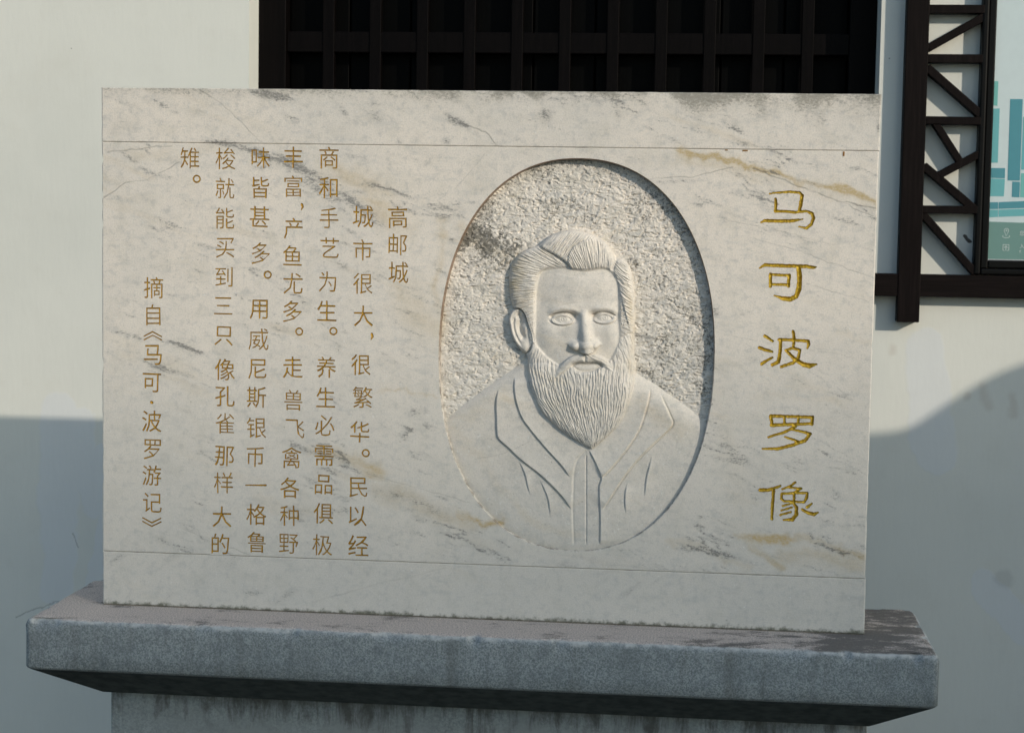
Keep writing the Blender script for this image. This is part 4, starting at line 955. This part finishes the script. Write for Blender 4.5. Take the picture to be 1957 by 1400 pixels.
# nose: bridge, ball and wings
tn = np.clip((Y-600)/66.0, 0, 1); nc = 1117.0+6.5*tn; nw = np.where(X < nc, 8.5+5.5*tn, 7.5+5.0*tn)
bot = np.interp(X, [1086, 1090, 1097, 1106, 1118, 1126, 1134, 1140, 1146], [657, 663, 668.5, 672, 675, 676, 673, 667, 659])
nose = (5.0+14.5*tn**1.05)*np.exp(-np.abs((X-nc)/nw)**2.6)*sst(588, 604, Y)
nose = np.maximum(nose, 20.5*np.exp(-np.hypot((X-1122.5)/17.0, (Y-661)/15.0)**2.6)); nose = np.maximum(nose, 13.0*np.exp(-np.hypot((X-1101)/12.5, (Y-662)/9.5)**2.6)); nose = np.maximum(nose, 13.5*np.exp(-np.hypot((X-1136)/9.5, (Y-660.5)/9.0)**2.6))
nose = nose*sst(1.6, -0.8, Y-bot)
face = face+nose-0.9*gau(X, Y, 1107, 655, 3.5, 5, .5)-1.5*gau(X, Y, 1089, 676, 12, 5, -.7)
face = face+0.10*vnoise2(X, Y, 6, 50)+0.40*vnoise2(X, Y, 22, 51)
head = base_h+hair*(1-fm)+face*fm
# beard: hangs in front of the coat, parts below the lip
taper = np.interp(Y, [640, 700, 760, 820, 858], [106, 104, 93, 62, 30]); bc = np.interp(Y, [640, 700, 760, 858], [1110, 1113, 1117, 1131])
u_ = (X-bc)/taper
lean = sst(1.0, .3, np.abs(u_))
stB = strands(u_*18.0+0.25*np.sin(Y/17+u_*4), Y*1.15+12*np.abs(u_), 80, .45, 3.3)
side = sst(710, 670, Y)*sst(.55, .75, np.abs(u_))                 # whiskers along the jaw slant inwards
stW = strands((X*np.sign(u_)*0.90-Y*0.34)/6.0, Y*1.1, 90, .55, 2.3)
bst = stB*(1-side)+stW*side
under = np.where(dU > 0, bust, BGZ)+1.0+8.0*(1-np.exp(-np.maximum(dB, 0)/6.0))
bsurf = np.maximum(base_h-3.0, under)+3.6*(1-np.exp(-np.maximum(dB, 0)/7.0))+bst*sst(0, 5, dB)+2.5*gau(X, Y, 1124, 745, 50, 60)
edgeB = sst(0, 2.5, dB)*np.where(dH > 0, 1, 0)
head2 = np.where(dH > 0, head*(1-edgeB)+bsurf*edgeB, -99)
# moustache
MST = [smooth_poly([(1119,677),(1104,676),(1090,681),(1078,690),(1067,703),(1058,717),(1054,730),(1066,725),(1078,715),(1088,704),(1096,696.5),(1108,692.5),(1120,692)]),
       smooth_poly([(1118,677),(1134,675),(1148,679),(1161,689),(1173,703),(1184,719),(1191,732),(1177,725),(1165,714),(1155,703),(1147,696),(1134,692.5),(1119,692)])]
dM = np.full(X.shape, -99.0)
for q, mp_ in enumerate(MST):
    d_ = poly_sd(X, Y, mp_); dM = np.maximum(dM, d_); sx = -1 if q == 0 else 1
    ux = (X-1119)*sx; ax = np.arctan2(Y-655, ux+42); rm = np.hypot(Y-655, ux+42)
    ms = base_h+3.6+5.0*(1-np.exp(-np.maximum(d_, 0)/4.0))+strands(ax*15, rm, 100+q*7, .6, 1.6)*sst(0, 3, d_)
    head2 = np.where(d_ > 0, np.maximum(head2, ms*sst(-1, 2, d_)+head2*(1-sst(-1, 2, d_))), head2)
head2 = head2-1.2*gau(X, Y, 1119, 684, 3.0, 7)
# mouth
LIP = smooth_poly([(1095,697),(1108,696),(1122,697),(1136,696),(1149,698),(1142,704),(1132,708),(1120,709.5),(1108,708),(1101,704)])
dL = poly_sd(X, Y, LIP); lm = sst(-1.5, 0.5, dL)
head2 = head2*(1-lm)+(base_h-0.8+3.6*(1-np.exp(-np.maximum(dL, 0)/3.0)))*lm
head2 = head2-1.6*np.exp(-((dL+2.2)/1.5)**2)*(Y > 700)
sm_ = None
sm_, tm_ = line_sd(X, Y, [(1092,701),(1098,696),(1108,693.8),(1122,694.5),(1136,693.6),(1146,695.5),(1153,702)]); cl_ = np.exp(-(sm_/3.0)**2)*sst(0, .06, tm_)*sst(1, .94, tm_); head2 = head2*(1-cl_)+(base_h+1.0)*cl_-6.5*np.exp(-(sm_/1.7)**2)*sst(0, .08, tm_)*sst(1, .92, tm_)
region = np.zeros(X.shape, int)              # 0 ground, 1 coat, 2 hair, 3 face, 4 beard, 5 ear
# ear
er = BGZ+15.0*(1-np.exp(-np.maximum(dE, 0)/3.0))+3.6*np.exp(-((dE-4.0)/2.8)**2)*sst(672, 655, Y)
sc_, tc_ = line_sd(X, Y, [(992,603),(995,612),(992,624),(996,638),(1003,650)]); er = er-7.5*np.exp(-(sc_/4.8)**2)*sst(1, .85, tc_)
st_, tt_ = line_sd(X, Y, [(983,606),(981,620),(984,636),(991,651),(997,660)]); er = er-3.2*np.exp(-(st_/1.8)**2)*sst(0, .1, tt_)*sst(1, .8, tt_)
er = er+3.0*gau(X, Y, 1004, 628, 4, 7)+2.0*gau(X, Y, 1004, 664, 8, 8)
Hh = bg.copy()
m = (dU > 0) & (bust > Hh); Hh = np.where(m, bust, Hh); region[m] = 1
m = (dH > 0) & (head2 > Hh); Hh = np.where(m, head2, Hh)
region[m & (dB <= 0) & (dF <= 0)] = 2; region[m & (dF > 0) & (dB <= 0)] = 3; region[m & (dB > 0)] = 4
region[(dM > 0)] = 4; region[dL > 0] = 3
region[(dU > 0) & (region == 0)] = 1
em = sst(0, 1.5, dE)*sst(2, -5, dF)*sst(1021, 1011, X+0.15*(660-Y)*(Y < 660)); m = (em > 0) & (dE > 0)
Hh = np.where(m, np.maximum(er, bg)*em+Hh*(1-em), Hh); region[m & (em > .5)] = 5
Hh = np.where((dE < 0) & (dE > -4) & (region == 2) & (Y > 592), Hh-0.8*np.exp(-((dE+1.5)/1.6)**2), Hh)
Hh = np.where(do < 3, np.minimum(Hh, -2.4), Hh)
ny, nx = X.shape
VR = np.column_stack([GX.ravel(), (-Hh*MM*0.97).ravel(), GZ.ravel()])
idx = np.arange(ny*nx).reshape(ny, nx)
quad = np.stack([idx[:-1, :-1], idx[:-1, 1:], idx[1:, 1:], idx[1:, :-1]], -1).reshape(-1, 4)
rq = region[:-1, :-1].ravel(); okq = (rad[:-1, :-1] < 1.0).ravel()
# shared smooth normals across the split so that no seam shows
du = np.gradient(VR[:, 1].reshape(ny, nx), STEP, axis=1); dv = np.gradient(VR[:, 1].reshape(ny, nx), STEP, axis=0)
NR = np.stack([du, -np.ones_like(du), dv], -1).reshape(-1, 3); NR /= np.linalg.norm(NR, axis=1)[:, None]
rel = None
names = [('pecked_ground', 0), ('coat', 1), ('hair', 2), ('face', 3), ('beard', 4), ('ear', 5)]
rel = empty('portrait_relief', (OC[0]-TW/2, -TT/2, OC[1]-ZB), None, None); rel.parent = tab
for nm, rg in names:
    f = quad[(rq == rg) & okq]
    if len(f) == 0: continue
    used = np.unique(f); mp_ = np.full(ny*nx, -1); mp_[used] = np.arange(len(used))
    o = mesh_obj(nm, VR[used], mp_[f], M['marble_relief'], rel, smooth=True)
    add_marks(o, VR[used][:, 0], VR[used][:, 2])
    a_ = o.data.attributes['drk'].data; q_ = np.zeros(len(used), np.float32); a_.foreach_get('value', q_); a_.foreach_set('value', q_*(0.30 if rg else .8))
    if rg: o.data.attributes['blt'].data.foreach_set('value', np.zeros(len(used), np.float32))
    o.data.normals_split_custom_set_from_vertices([tuple(v) for v in NR[used]])
print('relief', time.time()-T0, len(quad))

# ------------------------------------------------------------------ timber frame with lattice, right
PY = DW-0.050
tf = empty('timber_lattice_frame', (1.84, DW, 1.6), 'dark timber post, rail and cracked-ice lattice fixed to the wall right of the tablet', 'wooden frame')
def part(name, bm, mat, par=tf, **kw): return bm_obj(name, bm, mat, par, **kw)
part('post', box_bm(1.812, 1.8755, PY-0.001, DW+0.002, 1.5085, 2.75, 0.0025), M['wood'])
part('rail', box_bm(1.55, 3.4, PY+0.0015, DW+0.002, 1.5825, 1.647, 0.0025), M['woodx'])
LY0, LY1 = DW-0.045, DW-0.004
for a, b, w in (((1.875, 2.2612), (2.03, 2.2612), 0.024), ((1.875, 2.2355), (2.03, 2.1035), 0.0235), ((1.875, 2.0865), (2.03, 2.0855), 0.0225),
                ((1.903, 2.0800), (1.979, 1.967), 0.020), ((1.918, 1.9300), (2.03, 1.993), 0.0215), ((1.875, 1.9570), (2.03, 1.829), 0.0235),
                ((1.875, 1.8330), (2.03, 1.8335), 0.022), ((1.875, 1.8215), (2.03, 1.654), 0.0215),
                ((1.875, 2.40), (2.03, 2.40), 0.024), ((1.875, 2.29), (2.03, 2.38), 0.0225)):
    dy = random.uniform(0, 0.0015)
    part('lattice_bar', bar_bm(a, b, w, LY0+dy+(0.003 if abs(a[1]-b[1]) > 0.01 else 0), LY1+dy, 0.0018), M['wood'])
part('post', box_bm(3.33, 3.395, PY-0.001, DW+0.002, 1.5085, 2.75, 0.0025), M['wood'])
# notice board
nbd = empty('notice_board', (2.6, DW, 1.65), 'framed town map board with teal blocks and green legend strip on the wall', 'notice board')
BX, BR, BZ, BT = 2.0250, 3.28, 1.6485, 2.58
NB0 = DW-0.044
def frame_strip(x0, x1, z0, z1, name='board_frame'):
    bm = bmesh.new(); box_bm(x0, x1, NB0, DW-0.02, z0, z1, 0.006, bm); return bm
fbm = bmesh.new()
IX, IZ = 2.0655, 1.6905
box_bm(BX, BX+0.018, NB0, DW+0.002, BZ, BT, 0.005, fbm); box_bm(BX+0.019, IX, NB0+0.012, DW+0.002, BZ+0.018, BT-0.018, 0.004, fbm)
box_bm(BX+0.0185, BR, NB0+0.0005, DW+0.002, BZ, BZ+0.018, 0.005, fbm); box_bm(IX+0.0005, BR-0.019, NB0+0.0125, DW+0.002, BZ+0.019, IZ, 0.004, fbm)
box_bm(BX+0.0185, BR, NB0+0.0005, DW+0.002, BT-0.018, BT, 0.005, fbm); box_bm(BR-0.018, BR+0.0005, NB0, DW+0.002, BZ+0.0185, BT-0.0185, 0.005, fbm)
part('board_frame', fbm, M['frame_black'], nbd)
PYS = DW-0.018
part('panel_edge', box_bm(IX-0.001, BR-0.02, PYS+0.0006, PYS+0.006, IZ-0.001, BT-0.02), M['alu'], nbd)
pp = part('map_panel', box_bm(IX+0.0015, BR-0.022, PYS, PYS+0.004, IZ+0.0015, BT-0.022), M['map_pale'], nbd)
lay = [0]
def patch(name, pts, mat, par=pp):
    y = PYS-0.0006; v = [(x, y, z) for x, z in pts]+[(x, PYS+0.0002, z) for x, z in pts]; k = len(pts)
    f = [tuple(range(k))[::-1]]+[(i, (i+1) % k, k+(i+1) % k, k+i) for i in range(k)]
    bm = bmesh.new(); vs = [bm.verts.new(p) for p in v]
    for q in f: bm.faces.new([vs[i] for i in q])
    return part(name, bm, M[mat], par)
L = IX+0.0018
patch('map_block', [(L, 2.1320), (2.078, 2.1300), (2.078, 2.20), (L, 2.20)], 'map_mint')
patch('map_block', [(L, 1.9690), (2.0850, 1.9690), (2.0846, 2.1230), (L, 2.1223)], 'map_teal')
patch('map_block', [(L, 1.9255), (2.1064, 1.9248), (2.1060, 1.9540), (L, 1.9540)], 'map_dark')
patch('map_block', [(L, 1.8735), (2.1053, 1.8735), (2.1064, 1.9020), (2.1065, 1.9232), (L, 1.9238)], 'map_teal')
patch('map_block', [(2.1140, 1.9190), (2.1485, 1.9185), (2.1480, 2.15), (2.1130, 2.15)], 'map_dark')
patch('map_block', [(2.1276, 1.8719), (2.1490, 1.8712), (2.1490, 1.9155), (2.1276, 1.9160)], 'map_dark')
patch('map_block', [(2.1510, 1.8715), (2.30, 1.8720), (2.30, 1.9400), (2.1510, 1.9400)], 'map_mint')
patch('map_block', [(2.1510, 1.95), (2.26, 1.95), (2.26, 2.10), (2.1510, 2.10)], 'map_teal')
patch('map_block', [(L, 1.8363), (2.0905, 1.8372), (2.0900, 1.8568), (L, 1.8563)], 'map_dark')
patch('map_block', [(2.0920, 1.8373), (2.30, 1.8480), (2.30, 1.8690), (2.0915, 1.8569)], 'map_dark')
patch('map_block', [(L, 1.8130), (2.0912, 1.8145), (2.0906, 1.8350), (L, 1.8345)], 'map_teal')
patch('map_block', [(2.0926, 1.8146), (2.30, 1.8260), (2.30, 1.8460), (2.0921, 1.8352)], 'map_teal')
patch('legend_strip', [(L, IZ+0.0035), (BR-0.024, IZ+0.0035), (BR-0.024, 1.8080), (2.15, 1.7993), (L, 1.8008)], 'map_green')
YI = PYS-0.0012
def ribbon(name, pts, w, closed=False):
    p = np.array(pts, float); k = len(p); d = np.gradient(p, axis=0) if not closed else (np.roll(p, -1, 0)-np.roll(p, 1, 0)); d /= np.hypot(*d.T)[:, None]+1e-12
    nn = np.stack([-d[:, 1], d[:, 0]], 1)*w/2; a, b = p-nn, p+nn
    V = [(x, YI, z) for x, z in a]+[(x, YI, z) for x, z in b]; rng = range(k if closed else k-1)
    return V, [(i, (i+1) % k, k+(i+1) % k, k+i) for i in rng]
def icon(name, parts):
    V, F = [], []
    for v, f in parts: F += [tuple(i+len(V) for i in q) for q in f]; V += v
    mesh_obj(name, V, F, M['map_icon'], pp)
cx, cz = 2.1160, 1.7655
pin = [(cx+0.0062*math.cos(a), cz+0.0105+0.0062*math.sin(a)) for a in np.linspace(math.radians(-30), math.radians(210), 15)]+[(cx, cz-0.0055)]
icon('location_pin', [ribbon('a', pin, 0.0014, True), ribbon('b', [(cx+0.0018*math.cos(a), cz+0.0105+0.0018*math.sin(a)) for a in np.linspace(0, 2*math.pi, 12, endpoint=False)], 0.0012, True),
     ribbon('c', [(cx+0.010*math.cos(a), cz-0.0060+0.0042*math.sin(a)) for a in np.linspace(math.radians(140), math.radians(400), 18)], 0.0013)])
ex, ez = 2.1165, 1.7275
icon('entrance_arrow', [ribbon('a', [(ex-0.0035, ez-0.0082), (ex-0.0082, ez-0.0082), (ex-0.0082, ez+0.0082), (ex+0.0082, ez+0.0082), (ex+0.0082, ez-0.0082), (ex+0.0035, ez-0.0082)], 0.0018),
     ribbon('b', [(ex, ez-0.0085), (ex, ez+0.004)], 0.0018), ribbon('c', [(ex-0.0048, ez-0.0005), (ex, ez+0.0045), (ex+0.0048, ez-0.0005)], 0.0018)])
def board_text(s, x, z, size):
    cu = bpy.data.curves.new('legend_text', 'FONT'); cu.body = s; cu.size = size; cu.extrude = 0.0003
    o = bpy.data.objects.new('legend_text', cu); COL.objects.link(o)
    dg = bpy.context.evaluated_depsgraph_get(); dg.update(); me = bpy.data.meshes.new_from_object(o.evaluated_get(dg)); bpy.data.objects.remove(o); bpy.data.curves.remove(cu)
    me.materials.clear(); me.materials.append(M['map_icon']); o = link(bpy.data.objects.new('legend_text', me), pp)
    w = Vector(parent_world(pp)); o.location = Vector((x, YI, z))-w; o.rotation_euler = (math.pi/2, 0, 0)
board_text('您', 2.1530, 1.7635, 0.015); board_text('入', 2.1545, 1.7270, 0.0135); board_text('E', 2.1545, 1.7135, 0.010)
print('done', time.time()-T0)
